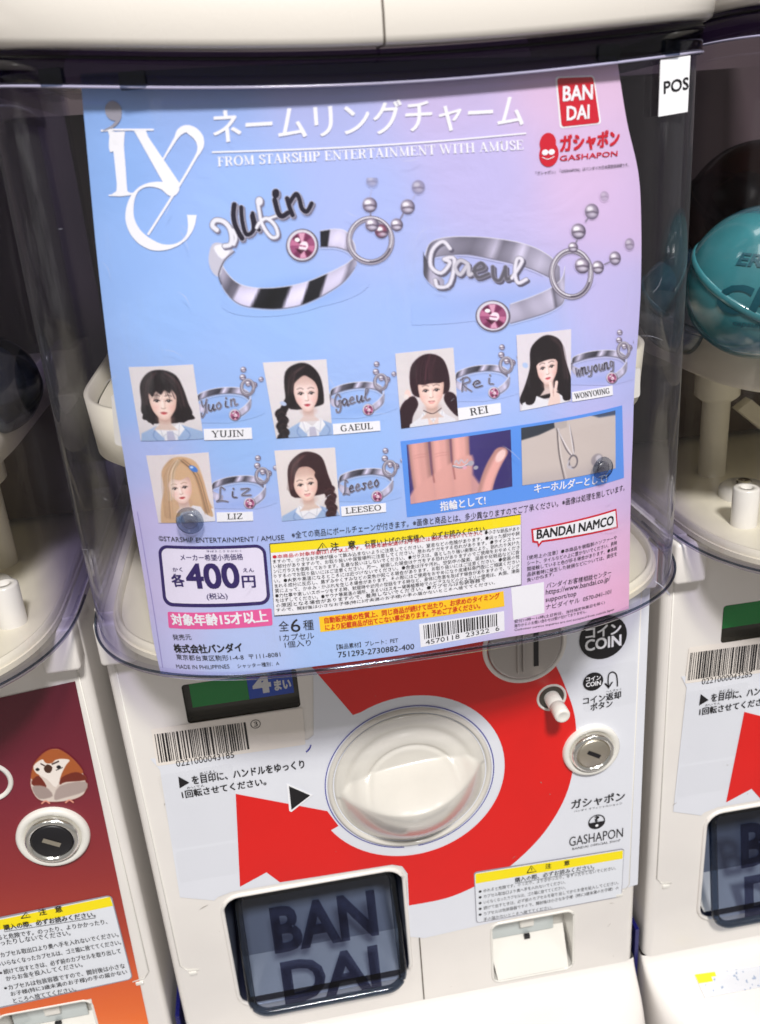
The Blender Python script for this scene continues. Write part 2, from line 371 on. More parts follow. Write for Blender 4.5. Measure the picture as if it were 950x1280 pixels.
# ------------------------------------------------------------------ printed pictures: colour per vertex on a fine grid
def sm(x, a, b): t = np.clip((x-a)/(b-a), 0, 1); return t*t*(3-2*t)
class Art:
    def __init__(s, X, Y, base): s.X = X; s.Y = Y; s.img = np.empty(X.shape+(3,)); s.img[:] = np.asarray(base, float); s.a = np.zeros(X.shape)
    def over(s, m, col, al=1.0):
        m = np.clip(m, 0, 1)*al
        c = np.asarray(col, float)
        s.img = s.img*(1-m[..., None])+c*m[..., None]; s.a = np.maximum(s.a, m); return s
    def ell(s, cx, cy, a, b, col, soft=1.0, rot=0, al=1.0):
        t = math.radians(rot); x = (s.X-cx)*math.cos(t)+(s.Y-cy)*math.sin(t); y = -(s.X-cx)*math.sin(t)+(s.Y-cy)*math.cos(t)
        d = (np.sqrt((x/a)**2+(y/b)**2)-1)*min(a, b); return s.over(0.5-d/soft, col, al)
    def sdpoly(s, pts):
        P = np.array(pts, float); n = len(P); d = np.full(s.X.shape, 1e9); ins = np.zeros(s.X.shape, bool)
        for i in range(n):
            a = P[i]; b = P[(i+1) % n]; e = b-a; wx = s.X-a[0]; wy = s.Y-a[1]
            t = np.clip((wx*e[0]+wy*e[1])/(e@e+1e-12), 0, 1); d = np.minimum(d, (wx-e[0]*t)**2+(wy-e[1]*t)**2)
            c = ((a[1] > s.Y) != (b[1] > s.Y)); xx = (b[0]-a[0])*(s.Y-a[1])/((b[1]-a[1]) if b[1] != a[1] else 1e-9)+a[0]
            ins ^= (c & (s.X < xx))
        d = np.sqrt(d); return np.where(ins, -d, d)
    def poly(s, pts, col, soft=1.0, al=1.0, sm_=0):
        if sm_: pts = closed_spline(pts, sm_)
        return s.over(0.5-s.sdpoly(pts)/soft, col, al)
    def line(s, pts, wd, col, soft=1.0, al=1.0, sm_=4):
        P = open_spline(pts, sm_) if sm_ and len(pts) > 2 else np.array(pts, float); d = np.full(s.X.shape, 1e9)
        for i in range(len(P)-1):
            a = P[i]; e = P[i+1]-a; wx = s.X-a[0]; wy = s.Y-a[1]; t = np.clip((wx*e[0]+wy*e[1])/(e@e+1e-12), 0, 1)
            d = np.minimum(d, (wx-e[0]*t)**2+(wy-e[1]*t)**2)
        return s.over(0.5-(np.sqrt(d)-wd/2)/soft, col, al)
def open_spline(pts, k):
    P = np.array(pts, float); Q = []
    for i in range(len(P)-1):
        p0, p1, p2, p3 = P[max(i-1, 0)], P[i], P[i+1], P[min(i+2, len(P)-1)]
        for j in range(k):
            t = j/k; Q.append(0.5*((2*p1)+(-p0+p2)*t+(2*p0-5*p1+4*p2-p3)*t*t+(-p0+3*p1-3*p2+p3)*t**3))
    Q.append(P[-1]); return np.array(Q)
def closed_spline(pts, k=4):
    P = np.array(pts, float); n = len(P); Q = []
    for i in range(n):
        p0, p1, p2, p3 = P[i-1], P[i], P[(i+1) % n], P[(i+2) % n]
        for j in range(k):
            t = j/k; Q.append(0.5*((2*p1)+(-p0+p2)*t+(2*p0-5*p1+4*p2-p3)*t*t+(-p0+3*p1-3*p2+p3)*t**3))
    return np.array(Q)
def grid_mesh(name, V, C, nx, ny, m, parent, keep=None):
    """V (ny*nx,3), C (ny*nx,3) sRGB 0..255"""
    i, j = np.meshgrid(np.arange(nx-1), np.arange(ny-1)); a = (j*nx+i).ravel()
    F = np.stack([a, a+nx, a+nx+1, a+1], 1)
    if keep is not None: F = F[keep.reshape(ny, nx)[:-1, :-1].ravel()]
    used = np.unique(F); mp = np.zeros(nx*ny, int); mp[used] = np.arange(len(used)); F = mp[F]; V = V[used]; C = C[used]
    me = bpy.data.meshes.new(name); me.vertices.add(len(V)); me.vertices.foreach_set('co', V.astype(np.float32).ravel())
    me.loops.add(F.size); me.loops.foreach_set('vertex_index', F.ravel().astype(np.int32))
    me.polygons.add(len(F)); me.polygons.foreach_set('loop_start', np.arange(0, F.size, 4, dtype=np.int32))
    me.update(calc_edges=True); me.validate()
    ca = me.color_attributes.new('Col', 'FLOAT_COLOR', 'POINT')
    cc = np.ones((len(V), 4), np.float32); cc[:, :3] = lin(np.clip(C, 0, 255)); ca.data.foreach_set('color', cc.ravel())
    me.materials.append(m); return link(bpy.data.objects.new(name, me), parent)
def picture(name, surf, corners, nx, ny, fn, off, m, parent, local=True, size=None):
    """fn(X, Y) -> rgb, alpha; local: X,Y in 0..size units, else photo px"""
    c = [np.array(surf.inv(*p)) for p in corners]; U, V = np.meshgrid(np.linspace(0, 1, nx), np.linspace(0, 1, ny))
    P = (c[0][None, None]*((1-U)*(1-V))[..., None]+c[1]*(U*(1-V))[..., None]+c[2]*(U*V)[..., None]+c[3]*((1-U)*V)[..., None])
    k = [np.array(p, float) for p in corners]
    Q = (k[0][None, None]*((1-U)*(1-V))[..., None]+k[1]*(U*(1-V))[..., None]+k[2]*(U*V)[..., None]+k[3]*((1-U)*V)[..., None])
    if local: rgb, al = fn(U*size[0], V*size[1], Q)
    else: rgb, al = fn(Q[..., 0], Q[..., 1], Q)
    keep = None
    if al is not None:
        kk = al > 0.02; keep = np.zeros_like(kk)
        keep[:-1, :-1] = kk[:-1, :-1] | kk[1:, :-1] | kk[:-1, 1:] | kk[1:, 1:]
        keep = keep.ravel()
    return grid_mesh(name, surf.map(P.reshape(-1, 2), off), rgb.reshape(-1, 3), nx, ny, m, parent, keep)

POSTER = Sheet()
FOLD = mat('fold_mark', (150, 140, 196), .5)
CP = np.array([
 (110,110,112,156,226),(120,220,118,164,234),(250,110,128,160,226),(400,110,160,168,226),(560,110,190,172,222),(700,100,212,176,216),(760,90,218,180,218),
 (140,330,128,172,240),(300,260,138,176,242),(450,260,158,176,238),(600,220,182,174,230),(740,220,210,178,222),(795,260,208,178,226),
 (200,400,134,178,244),(350,400,138,180,244),(500,420,146,180,244),(640,440,150,180,244),(790,380,184,176,232),(792,480,168,176,238),
 (150,500,136,176,242),(165,580,160,176,236),(185,650,186,176,226),(195,740,196,184,230),(205,830,188,188,236),
 (300,560,134,178,242),(450,560,138,180,244),(450,640,144,180,242),(650,560,140,176,242),(785,560,186,176,234),(785,620,206,176,226),
 (290,660,160,178,238),(300,820,168,190,240),(420,820,152,188,244),(520,790,168,190,242),(600,740,186,188,236),(655,680,204,180,226),
 (700,660,214,178,224),(780,680,230,174,216),(780,745,238,170,212),(690,770,226,182,226)], float)
CP[:, 2:] += (255-CP[:, 2:])*np.array([.16, .16, .13])
def poster_bg(X, Y):
    d = ((X[..., None]-CP[:, 0])/1.0)**2+((Y[..., None]-CP[:, 1])/1.0)**2+900
    wt = 1/d**1.7; wt /= wt.sum(-1, keepdims=True)
    return wt@CP[:, 2:]

# ---------------- portraits (plain generic faces; what counts is hair, clothes and placing)
def face(A, cx, cy, rx, ry, tilt=0.0, skin=(248, 222, 210), lip=(196, 84, 88), brow=(84, 60, 58), smile=0.0):
    t = math.radians(tilt); ct, s_ = math.cos(t), math.sin(t)
    def P(u, v): x, y = u*rx, v*ry; return (cx+x*ct-y*s_, cy+x*s_+y*ct)
    sk = np.array(skin, float); sh = np.array((206, 160, 146.))
    A.poly([P(-.40, .5), P(.42, .5), P(.44, 1.3), P(.85, 1.6), P(-.85, 1.6), P(-.42, 1.3)], sk*.90, 2.0)
    x, y = P(.05, 1.0); A.ell(x, y, rx*.5, ry*.22, sh*.92, 6, tilt, .6)
    out = [P(-.93, -.5), P(-.90, .15), P(-.74, .55), P(-.40, .90), P(-.12, 1.02), P(.14, 1.02), P(.42, .88), P(.74, .52), P(.90, .12), P(.93, -.5), P(.5, -1), P(-.5, -1)]
    A.poly(out, sk, 1.5, sm_=4); d = A.sdpoly(closed_spline(out, 4)); ins = np.clip(.5-d/1.5, 0, 1)
    A.over(ins*np.exp(-(d/3.2)**2), sh, .42)
    xr = ((A.X-cx)*ct+(A.Y-cy)*s_)/rx; A.over(ins*sm(xr, .25, 1.0), sh, .30); A.over(ins*np.exp(-((xr+.1)/.35)**2)*np.exp(-(((A.Y-cy)/ry-.28)/.3)**2), (255, 240, 232), .35)
    A.over(ins*sm(-((A.Y-cy)/ry), .15, .75), sh*.86, .45)
    for u in (-.52, .52): x, y = P(u, .36); A.ell(x, y, rx*.2, ry*.13, (240, 170, 162), 7, tilt, .45)
    for u in (-.41, .41):
        x, y = P(u, -.02); A.ell(x, y, rx*.25, ry*.12, sh, 3.5, tilt, .35)
        x, y = P(u, .01); A.ell(x, y, rx*.18, ry*.055, (240, 232, 230), .9, tilt, .9); A.ell(x, y-.1, rx*.115, ry*.085, (36, 22, 24), .9, tilt)
        A.line([P(u-.21, .02), P(u-.05, -.065), P(u+.21, -.01)], 1.0, (36, 22, 26), 1.0, .95); A.line([P(u-.17, -.11), P(u, -.14), P(u+.17, -.10)], .5, sh*.8, 1.0, .5)
        A.line([P(u-.23, -.25), P(u, -.31), P(u+.22, -.25)], 1.1, brow, 1.4, .6); x, y = P(u-.03, -.02); A.ell(x, y, .45, .45, (255, 255, 255), .6)
    A.line([P(.09, -.05), P(.12, .18), P(.10, .34)], 1.6, sh, 2.6, .45); A.line([P(-.02, .0), P(-.01, .34)], 1.2, (255, 246, 240), 2.2, .6)
    A.line([P(-.13, .40), P(-.04, .43), P(.05, .43), P(.14, .39)], .8, sh*.76, 1.2, .75)
    x, y = P(0, .645); A.ell(x, y, rx*.20, ry*.045, np.array(lip)*.9, 1.2, tilt, .95); x, y = P(0, .70); A.ell(x, y, rx*.17, ry*.055, np.minimum(255, np.array(lip)*1.12), 1.2, tilt, .9)
    A.line([P(-.21, .66-smile), P(-.05, .675), P(.05, .675), P(.21, .66-smile)], .55, (120, 40, 46), .9, .85)
    if smile > 0: x, y = P(0, .675); A.ell(x, y, rx*.15, ry*.025, (252, 244, 242), .8, tilt)
def strands(A, pts, col, al=.5, wd=.7, n=5, jit=3, seed=1):
    r = np.random.default_rng(seed); c0 = np.array(col, float)
    for i in range(n*4):
        o = np.clip(r.normal(0, jit, 2), -jit*1.3, jit*1.3)*np.array([1, .4]); k = r.uniform(.35, 1.5); A.line([(x+o[0]+r.normal(0, .6), y+o[1]) for x, y in pts], r.uniform(.4, 1.0), np.clip(c0*k, 0, 255), 1.3, al*r.uniform(.2, .8))
BK = (30, 21, 25); BK2 = (84, 62, 64)
def shirt(A, cx, y0, jacket=True, tie=None, col=(164, 190, 228)):
    if jacket:
        A.poly([(cx-38, 96), (cx-34, y0+12), (cx-14, y0+3), (cx, y0+24), (cx+14, y0+3), (cx+36, y0+12), (cx+42, 96)], col, 1.5)
        A.line([(cx-13, y0+4), (cx-20, y0+16), (cx-4, 96)], 1.2, (130, 156, 204), 1.5); A.line([(cx+13, y0+4), (cx+22, y0+16), (cx+6, 96)], 1.2, (130, 156, 204), 1.5)
    A.poly([(cx-12, y0), (cx-17, y0+8), (cx-9, y0+17), (cx, y0+10), (cx+9, y0+17), (cx+17, y0+8), (cx+12, y0), (cx, y0+9)], (246, 246, 250), 1.2)
    A.poly([(cx-8, y0+15), (cx, y0+9), (cx+8, y0+15), (cx+7, 96), (cx-7, 96)], (238, 239, 246), 1.4)
    A.line([(cx-12, y0+1), (cx-9, y0+16), (cx, y0+10), (cx+9, y0+16), (cx+12, y0+1)], .7, (190, 192, 206), 1.0, .8, 0)
    if tie: A.poly([(cx-3.5, y0+10), (cx+3.5, y0+10), (cx+4.5, y0+17), (cx+5, 96), (cx-5, 96), (cx-4.5, y0+17)], tie, 1.0)
def por_bob(X, Y, Q):
    A = Art(X, Y, (226, 220, 222)); A.poly([(14, 40), (16, 20), (28, 7), (44, 5), (58, 12), (64, 28), (67, 44), (70, 56), (64, 60), (58, 66), (22, 66), (16, 58), (12, 52)], BK, 1.6, sm_=4)
    shirt(A, 42, 66, True, (196, 196, 220)); face(A, 39, 40, 16.5, 21.5, 3)
    A.poly([(20, 42), (19, 24), (30, 10), (46, 8), (58, 18), (60, 42), (56, 36), (51, 28), (48, 32), (43, 28), (38, 33), (33, 29), (28, 35), (24, 31)], BK, 1.6, sm_=3); strands(A, [(40, 12), (36, 24), (31, 37)], BK, .6, .6, 3, 5, 21); strands(A, [(42, 12), (46, 24), (50, 37)], BK, .6, .6, 3, 4, 22)
    A.poly([(22, 30), (17, 48), (12, 60), (19, 63), (24, 68), (27, 58), (24, 44)], BK, 1.3, sm_=3); A.poly([(56, 28), (56, 50), (57, 66), (64, 64), (72, 62), (66, 52), (65, 38)], BK, 1.3, sm_=3)
    strands(A, [(34, 8), (24, 20), (19, 44)], BK2); strands(A, [(46, 9), (58, 22), (62, 48)], BK2, seed=2); return A.img, None
def por_braid(X, Y, Q):
    A = Art(X, Y, (228, 222, 224)); A.poly([(26, 36), (30, 12), (46, 3), (60, 6), (70, 20), (72, 44), (66, 52), (30, 54)], BK, 1.6, sm_=4)
    shirt(A, 54, 66, True, (198, 196, 216)); face(A, 51, 37, 15.5, 20, 0, (250, 226, 220), (190, 60, 76))
    A.poly([(33, 40), (32, 20), (44, 8), (50, 8), (40, 20), (36, 36)], BK, 1.2, sm_=4); A.poly([(68, 40), (68, 20), (58, 9), (50, 8), (62, 20), (66, 34)], BK, 1.2, sm_=4)
    A.poly([(34, 34), (35, 22), (44, 13), (51, 12), (60, 15), (67, 26), (68, 36), (63, 25), (56, 19), (51, 17), (45, 20), (38, 26)], BK, 1.4, sm_=3); A.line([(32, 40), (26, 48), (20, 56)], 9, BK, 1.4)
    for i in range(6): A.ell(17-i*.6+2*(i % 2), 58+i*7, 7.5, 5.5, BK, 1.4, 20 if i % 2 else -20); A.line([(12, 60+i*7), (18, 56+i*7), (24, 60+i*7)], .8, BK2, 1.2, .6)
    A.ell(22, 47, 4, 2.5, (190, 205, 235), 1.0, 20); strands(A, [(50, 8), (38, 16), (33, 36)], BK2, seed=3); return A.img, None
def por_tails(X, Y, Q):
    H = (48, 24, 34); A = Art(X, Y, (226, 219, 220)); A.poly([(20, 40), (22, 18), (34, 7), (48, 5), (62, 12), (68, 28), (68, 46), (60, 52), (28, 52)], H, 1.6, sm_=4)
    A.ell(16, 48, 4, 6, (244, 214, 206), 1.2); A.poly([(22, 50), (8, 58), (2, 76), (6, 94), (16, 92), (20, 74), (28, 60)], H, 1.6, sm_=4); A.poly([(64, 50), (74, 54), (80, 70), (76, 80), (66, 70), (60, 58)], H, 1.6, sm_=4)
    shirt(A, 45, 70, False); A.poly([(12, 96), (16, 82), (32, 74), (45, 86), (58, 74), (72, 82), (76, 96)], (240, 240, 246), 1.4); A.poly([(38, 74), (45, 84), (52, 74), (50, 96), (40, 96)], (248, 220, 210), 1.4)
    face(A, 45, 46, 16.5, 20, 2, (252, 222, 210), (214, 96, 90), smile=.05); A.line([(34, 68), (45, 73), (56, 68)], .9, (60, 40, 44), .9)
    A.poly([(25, 42), (25, 24), (36, 12), (50, 10), (62, 20), (66, 42), (62, 38), (56, 39), (46, 38), (36, 39), (30, 38)], H, 1.2, sm_=3)
    strands(A, [(44, 10), (40, 22), (38, 37)], (86, 50, 60), n=7, jit=8, seed=4); A.ell(14, 50, 3, 3, (238, 228, 224), 1); return A.img, None
def por_long(X, Y, Q):
    A = Art(X, Y, (228, 221, 228)); A.poly([(20, 40), (22, 18), (36, 6), (50, 5), (64, 14), (70, 36), (78, 60), (80, 82), (70, 88), (60, 80), (22, 80), (12, 84), (4, 76), (12, 60)], BK, 1.6, sm_=4)
    A.poly([(4, 96), (8, 80), (28, 74), (44, 82), (60, 76), (74, 86), (76, 96)], (244, 243, 248), 1.4); face(A, 44, 42, 15.5, 20, -4, (252, 228, 222), (216, 84, 96))
    A.poly([(26, 40), (26, 22), (38, 9), (52, 9), (62, 20), (62, 40), (56, 34), (48, 33), (40, 34), (32, 36)], BK, 1.2, sm_=3)
    A.poly([(26, 34), (22, 60), (12, 80), (24, 82), (30, 64), (30, 46)], BK, 1.3, sm_=4); A.poly([(62, 32), (64, 56), (66, 84), (78, 84), (78, 62), (70, 40)], BK, 1.3, sm_=4)
    A.poly([(44, 94), (46, 80), (52, 74), (60, 76), (62, 86), (58, 96)], (250, 222, 212), 1.2, sm_=4); A.line([(50, 78), (48, 62)], 4.2, (252, 226, 216), 1.0); A.line([(54, 77), (57, 62)], 4.2, (250, 222, 212), 1.0); A.line([(52, 78), (52, 70)], .7, (214, 160, 150), 1)
    A.ell(14, 36, 4, 3, (182, 204, 240), 1.2, 30); strands(A, [(50, 8), (64, 22), (70, 60)], BK2, seed=5); return A.img, None
def por_blonde(X, Y, Q):
    H = (214, 178, 142); H2 = (184, 142, 108); A = Art(X, Y, (228, 219, 220))
    A.poly([(18, 44), (18, 22), (32, 6), (48, 4), (62, 12), (68, 32), (72, 60), (80, 88), (60, 90), (18, 94), (6, 94), (10, 66)], H, 1.8, sm_=4)
    A.poly([(30, 96), (34, 78), (52, 68), (78, 74), (80, 96)], (240, 238, 244), 1.5); A.poly([(16, 96), (22, 86), (36, 80), (40, 96)], (176, 196, 230), 1.5)
    face(A, 38, 44, 16, 20, -6, (252, 226, 216), (196, 74, 78), (150, 110, 84))
    A.poly([(20, 44), (20, 22), (32, 9), (46, 8), (58, 20), (58, 34), (50, 30), (40, 34), (30, 32), (24, 38)], H, 1.4, sm_=3)
    A.poly([(22, 34), (20, 60), (10, 92), (26, 94), (28, 66), (24, 46)], H, 1.5, sm_=4); A.poly([(56, 28), (58, 54), (64, 76), (76, 84), (70, 56), (64, 34)], H, 1.5, sm_=4)
    strands(A, [(40, 8), (24, 28), (18, 84)], H2, .35, n=9, jit=4, seed=6); strands(A, [(46, 8), (62, 30), (70, 80)], H2, n=8, jit=3, seed=7); strands(A, [(40, 8), (30, 24), (24, 60)], (240, 214, 184), n=5, jit=3, seed=8)
    A.ell(58, 20, 6, 3.4, (76, 130, 214), 1.0, 40); A.ell(56, 18, 2, 1.4, (200, 222, 250), 1.0); return A.img, None
def por_sidebraid(X, Y, Q):
    H = (58, 34, 38); A = Art(X, Y, (230, 222, 220)); A.poly([(16, 44), (18, 20), (32, 6), (46, 4), (60, 12), (66, 34), (70, 52), (60, 58), (22, 60)], H, 1.6, sm_=4)
    shirt(A, 38, 70, True); face(A, 37, 44, 16, 20.5, -5, (250, 222, 208), (214, 92, 92), smile=.06)
    A.poly([(20, 44), (19, 24), (30, 10), (38, 9), (28, 22), (23, 40)], H, 1.2, sm_=4); A.poly([(54, 40), (58, 22), (46, 8), (34, 9), (48, 20), (52, 30)], H, 1.2, sm_=4); A.poly([(19, 40), (21, 28), (28, 18), (36, 15), (46, 17), (54, 26), (57, 38), (51, 29), (44, 23), (36, 20), (29, 25), (24, 33)], H, 1.4, sm_=3); A.line([(54, 34), (60, 46), (64, 56)], 10, H, 1.4)
    for i in range(6): A.ell(66+1.5*(i % 2), 54+i*7.5, 7.5, 5.6, H, 1.4, 25 if i % 2 else -25); A.line([(60, 56+i*7.5), (67, 52+i*7.5), (73, 57+i*7.5)], .9, (104, 70, 70), 1.2, .6)
    strands(A, [(38, 9), (24, 22), (18, 50)], (104, 70, 70), seed=9); return A.img, None

def headshot(fn, k, cx, cy, ox=0, oy=0):
    def f(X, Y, Q):
        img, al = fn((X-cx-ox)/k+cx, (Y-cy-oy)/k+cy, Q)
        g = 1+.05*np.sin(X*.9+Y*.3)*0-.05*sm(Y, 60, 95)
        return np.clip(img*g[..., None]+rng.normal(0, 2.0, img.shape), 0, 255), None
    return f
def photo_hand(X, Y, Q):      # 130 x 90
    A = Art(X, Y, (66, 56, 120)); A.over(sm(X, 60, 130)*.4, (44, 36, 92))
    sk = np.array((226, 168, 160))
    def finger(pts, wd, c):
        A.line(pts, wd, c*.80, 2.5); A.line([(x-1, y) for x, y in pts], wd*.72, c, 5); A.line([(x-wd*.16, y) for x, y in pts], wd*.2, c*1.08, 5, .7)
    finger([(14, -8), (16, 50), (20, 96)], 25, sk*.97); finger([(41, -8), (42, 50), (44, 96)], 24, sk); finger([(66, -8), (66, 50), (66, 96)], 22, sk*1.02); 
    A.poly([(54, 36), (80, 30), (80, 60), (90, 96), (6, 96), (4, 70)], sk*.99, 4, .9, 3)
    for x in (28, 54): A.line([(x, -4), (x+1, 34), (x+3, 62)], 1.6, (150, 92, 92), 2.2, .85)
    A.line([(92, 100), (98, 74), (106, 52), (116, 34)], 19, sk*.84, 2.5); A.line([(94, 100), (100, 74), (108, 54), (116, 38)], 12, sk*1.05, 5); A.ell(116, 38, 5.5, 10, (248, 212, 206), 2, 28)
    for y in (18, 22): A.line([(8, y), (16, y-1), (26, y)], .7, (190, 128, 124), 1.5, .6); A.line([(34, y+2), (42, y+1), (52, y+2)], .7, (190, 128, 124), 1.5, .6)
    A.line([(56, 42), (66, 46), (77, 41)], 3.2, (150, 146, 158), 1.1); A.line([(56, 41), (66, 45), (77, 40)], 1.0, (240, 240, 248), 1.0); A.line([(58, 38), (60, 34), (63, 40), (66, 34), (70, 40), (74, 35)], 1.6, (196, 194, 206), .9)
    A.ell(78, 42, 4, 4, (176, 172, 186), 1.2); A.ell(70, 47, 2.6, 2.6, (226, 170, 190), 1); A.ell(84, 50, 3, 3, (170, 168, 180), 1.2); return np.clip(A.img, 0, 255), None
def photo_bag(X, Y, Q):       # 118 x 72
    A = Art(X, Y, (206, 194, 188)); r = np.sin(X*2.3)*np.sin(Y*2.1); A.img += (r*3)[..., None]
    A.poly([(-5, -5), (40, -5), (40, 6), (20, 12), (-5, 16)], (56, 62, 72), 2); A.poly([(75, -5), (125, -5), (125, 6), (95, 4)], (70, 84, 112), 2.5)
    A.poly([(38, -3), (54, -3), (54, 8), (40, 10)], (186, 176, 172), 1.5); A.line([(42, 8), (44, 40), (50, 74)], 1.6, (108, 100, 102), 1.3); A.line([(44, 8), (46, 40), (53, 74)], 1.0, (228, 220, 216), 1.3)
    A.line([(43, 8), (52, 34), (60, 44), (62, 34), (57, 6)], 1.5, (120, 112, 118), 1.0); 
    for t in range(22):
        k = t/21; A.ell(43+17*k**1.2, 8+36*k, .8, .8, (236, 230, 232), .6); A.ell(57+5*k, 6+38*k, .8, .8, (236, 230, 232), .6)
    for q, c in ((5.2, (110, 104, 112)), (3.2, (206, 194, 188))): A.ell(61, 52, q+1, q+3.5, c, 1.0)
    A.ell(57, 58, 2.2, 2.2, (196, 190, 198), 1); A.line([(56, 50), (54, 57), (60, 61)], 1.6, (200, 196, 204), 1)
    A.ell(92, 56, 8, 8, (150, 142, 150), 2.0, 0, .8); A.ell(94, 54, 4, 4, (206, 200, 206), 2); A.over(sm(Y, 50, 75)*.25, (150, 140, 150)); return np.clip(A.img, 0, 255), None

# ---------------- printed rings, in photo px
def ball(A, x, y, r, al=1.0, col=(150, 140, 156)):
    A.ell(x, y, r, r, (84, 76, 96), 1.0, 0, al); A.ell(x-r*.12, y-r*.14, r*.80, r*.80, np.minimum(255, np.array(col)*1.18), r*.5, 0, al); A.ell(x+r*.15, y+r*.35, r*.5, r*.25, (214, 208, 224), r*.3, 0, al*.8)
    A.ell(x-r*.28, y-r*.36, r*.44, r*.32, (252, 250, 255), r*.25, 0, al); A.line([(x-r*.7, y+r*.1), (x, y-r*.02), (x+r*.7, y+r*.12)], r*.18, (60, 50, 68), r*.25, al*.8)
def gem(A, x, y, r, k=1.0):
    A.ell(x, y, r*1.12, r*1.15, (96, 90, 104), 1.0); A.ell(x-.4*k, y-.6*k, r*1.02, r*1.05, (220, 216, 226), 1.0); A.ell(x, y, r*.86, r*.9, (150, 70, 112), .8)
    for i in range(10):
        t = i/10*2*math.pi; c = [(206, 124, 160), (84, 26, 56), (236, 180, 204), (112, 44, 82), (160, 84, 124)][i % 5]
        A.poly([(x, y), (x+r*.84*math.cos(t), y+r*.88*math.sin(t)), (x+r*.84*math.cos(t+.5), y+r*.88*math.sin(t+.5))], c, .8, .85)
    A.ell(x+r*.08, y+r*.05, r*.30, r*.36, (252, 232, 242), 1.0, 30); A.poly([(x-r*.5, y+r*.2), (x-r*.1, y+r*.6), (x+r*.2, y+r*.3)], (60, 14, 36), 1.0, .8); A.ell(x-r*.35, y-r*.4, r*.18, r*.14, (255, 255, 255), .8); A.line([(x-r*.2, y), (x+r*.2, y+r*.05)], r*.1, (170, 90, 130), .6)
def band(A, path, h, stops, soft=1.0, edge=True, n=240):
    """ribbon of metal: path of centres, half heights h, colour along by stops [(t, grey)]"""
    P = open_spline(path, 12); L = np.concatenate([[0], np.cumsum(np.hypot(*np.diff(P, axis=0).T))]); L /= L[-1]
    t = np.linspace(0, 1, n); X = np.interp(t, L, P[:, 0]); Y = np.interp(t, L, P[:, 1]); Hh = np.interp(t, np.linspace(0, 1, len(h)), h)
    top = [(x, y-q) for x, y, q in zip(X, Y, Hh)]; bot = [(x, y+q) for x, y, q in zip(X, Y, Hh)]
    poly = top+bot[::-1]; d = A.sdpoly(poly[::2]); m = np.clip(.5-d/soft, 0, 1)
    dd = np.full(A.X.shape, 1e9); tt = np.zeros(A.X.shape)
    for i in range(0, n):
        q = (A.X-X[i])**2+0.035*(A.Y-Y[i])**2; k = q < dd; dd = np.where(k, q, dd); tt = np.where(k, t[i], tt)
    yc = np.interp(tt, t, Y); hh = np.interp(tt, t, Hh); v = np.clip((A.Y-yc)/hh, -1, 1)
    g = np.interp(tt+0.025*v, [s_[0] for s_ in stops], [s_[1] for s_ in stops])+5*np.sin(tt*23+v*2)
    g = g*(1-.10*v**2); col = np.stack([g*.98, g*.955, g*1.04+6], -1); A.over(m, np.clip(col, 0, 255))
    if edge: A.line(top[::6], 1.0, (232, 230, 240), 1.0, .85, 0); A.line(bot[::6], 1.4, (116, 112, 128), 1.0, .8, 0); A.line([(x, y+1.6) for x, y in bot[::6]], 1.0, (206, 204, 218), 1.0, .5, 0)
def jump(A, x, y, rx, ry, wd):
    for a, b, c in ((wd+3.2, .2, (92, 84, 98)), (wd+1.6, 0, (176, 170, 184)), (wd*.5, .2, (104, 96, 110)), (wd*.28, -1.5, (248, 246, 252))):
        pts = [(x+rx*math.cos(q), y+b+ry*math.sin(q)) for q in np.linspace(0, 2*math.pi, 40)]; A.line(pts, a, c, .9, 1, 0)
    pts = [(x+(rx-.5)*math.cos(q), y+(ry-.5)*math.sin(q)) for q in np.linspace(.4, 1.6, 10)]; A.line(pts, wd*.5, (66, 58, 74), .9, .8, 0)
def zz(o, k, pts): return [(o[0]+x*k, o[1]+y*k) for x, y in pts]
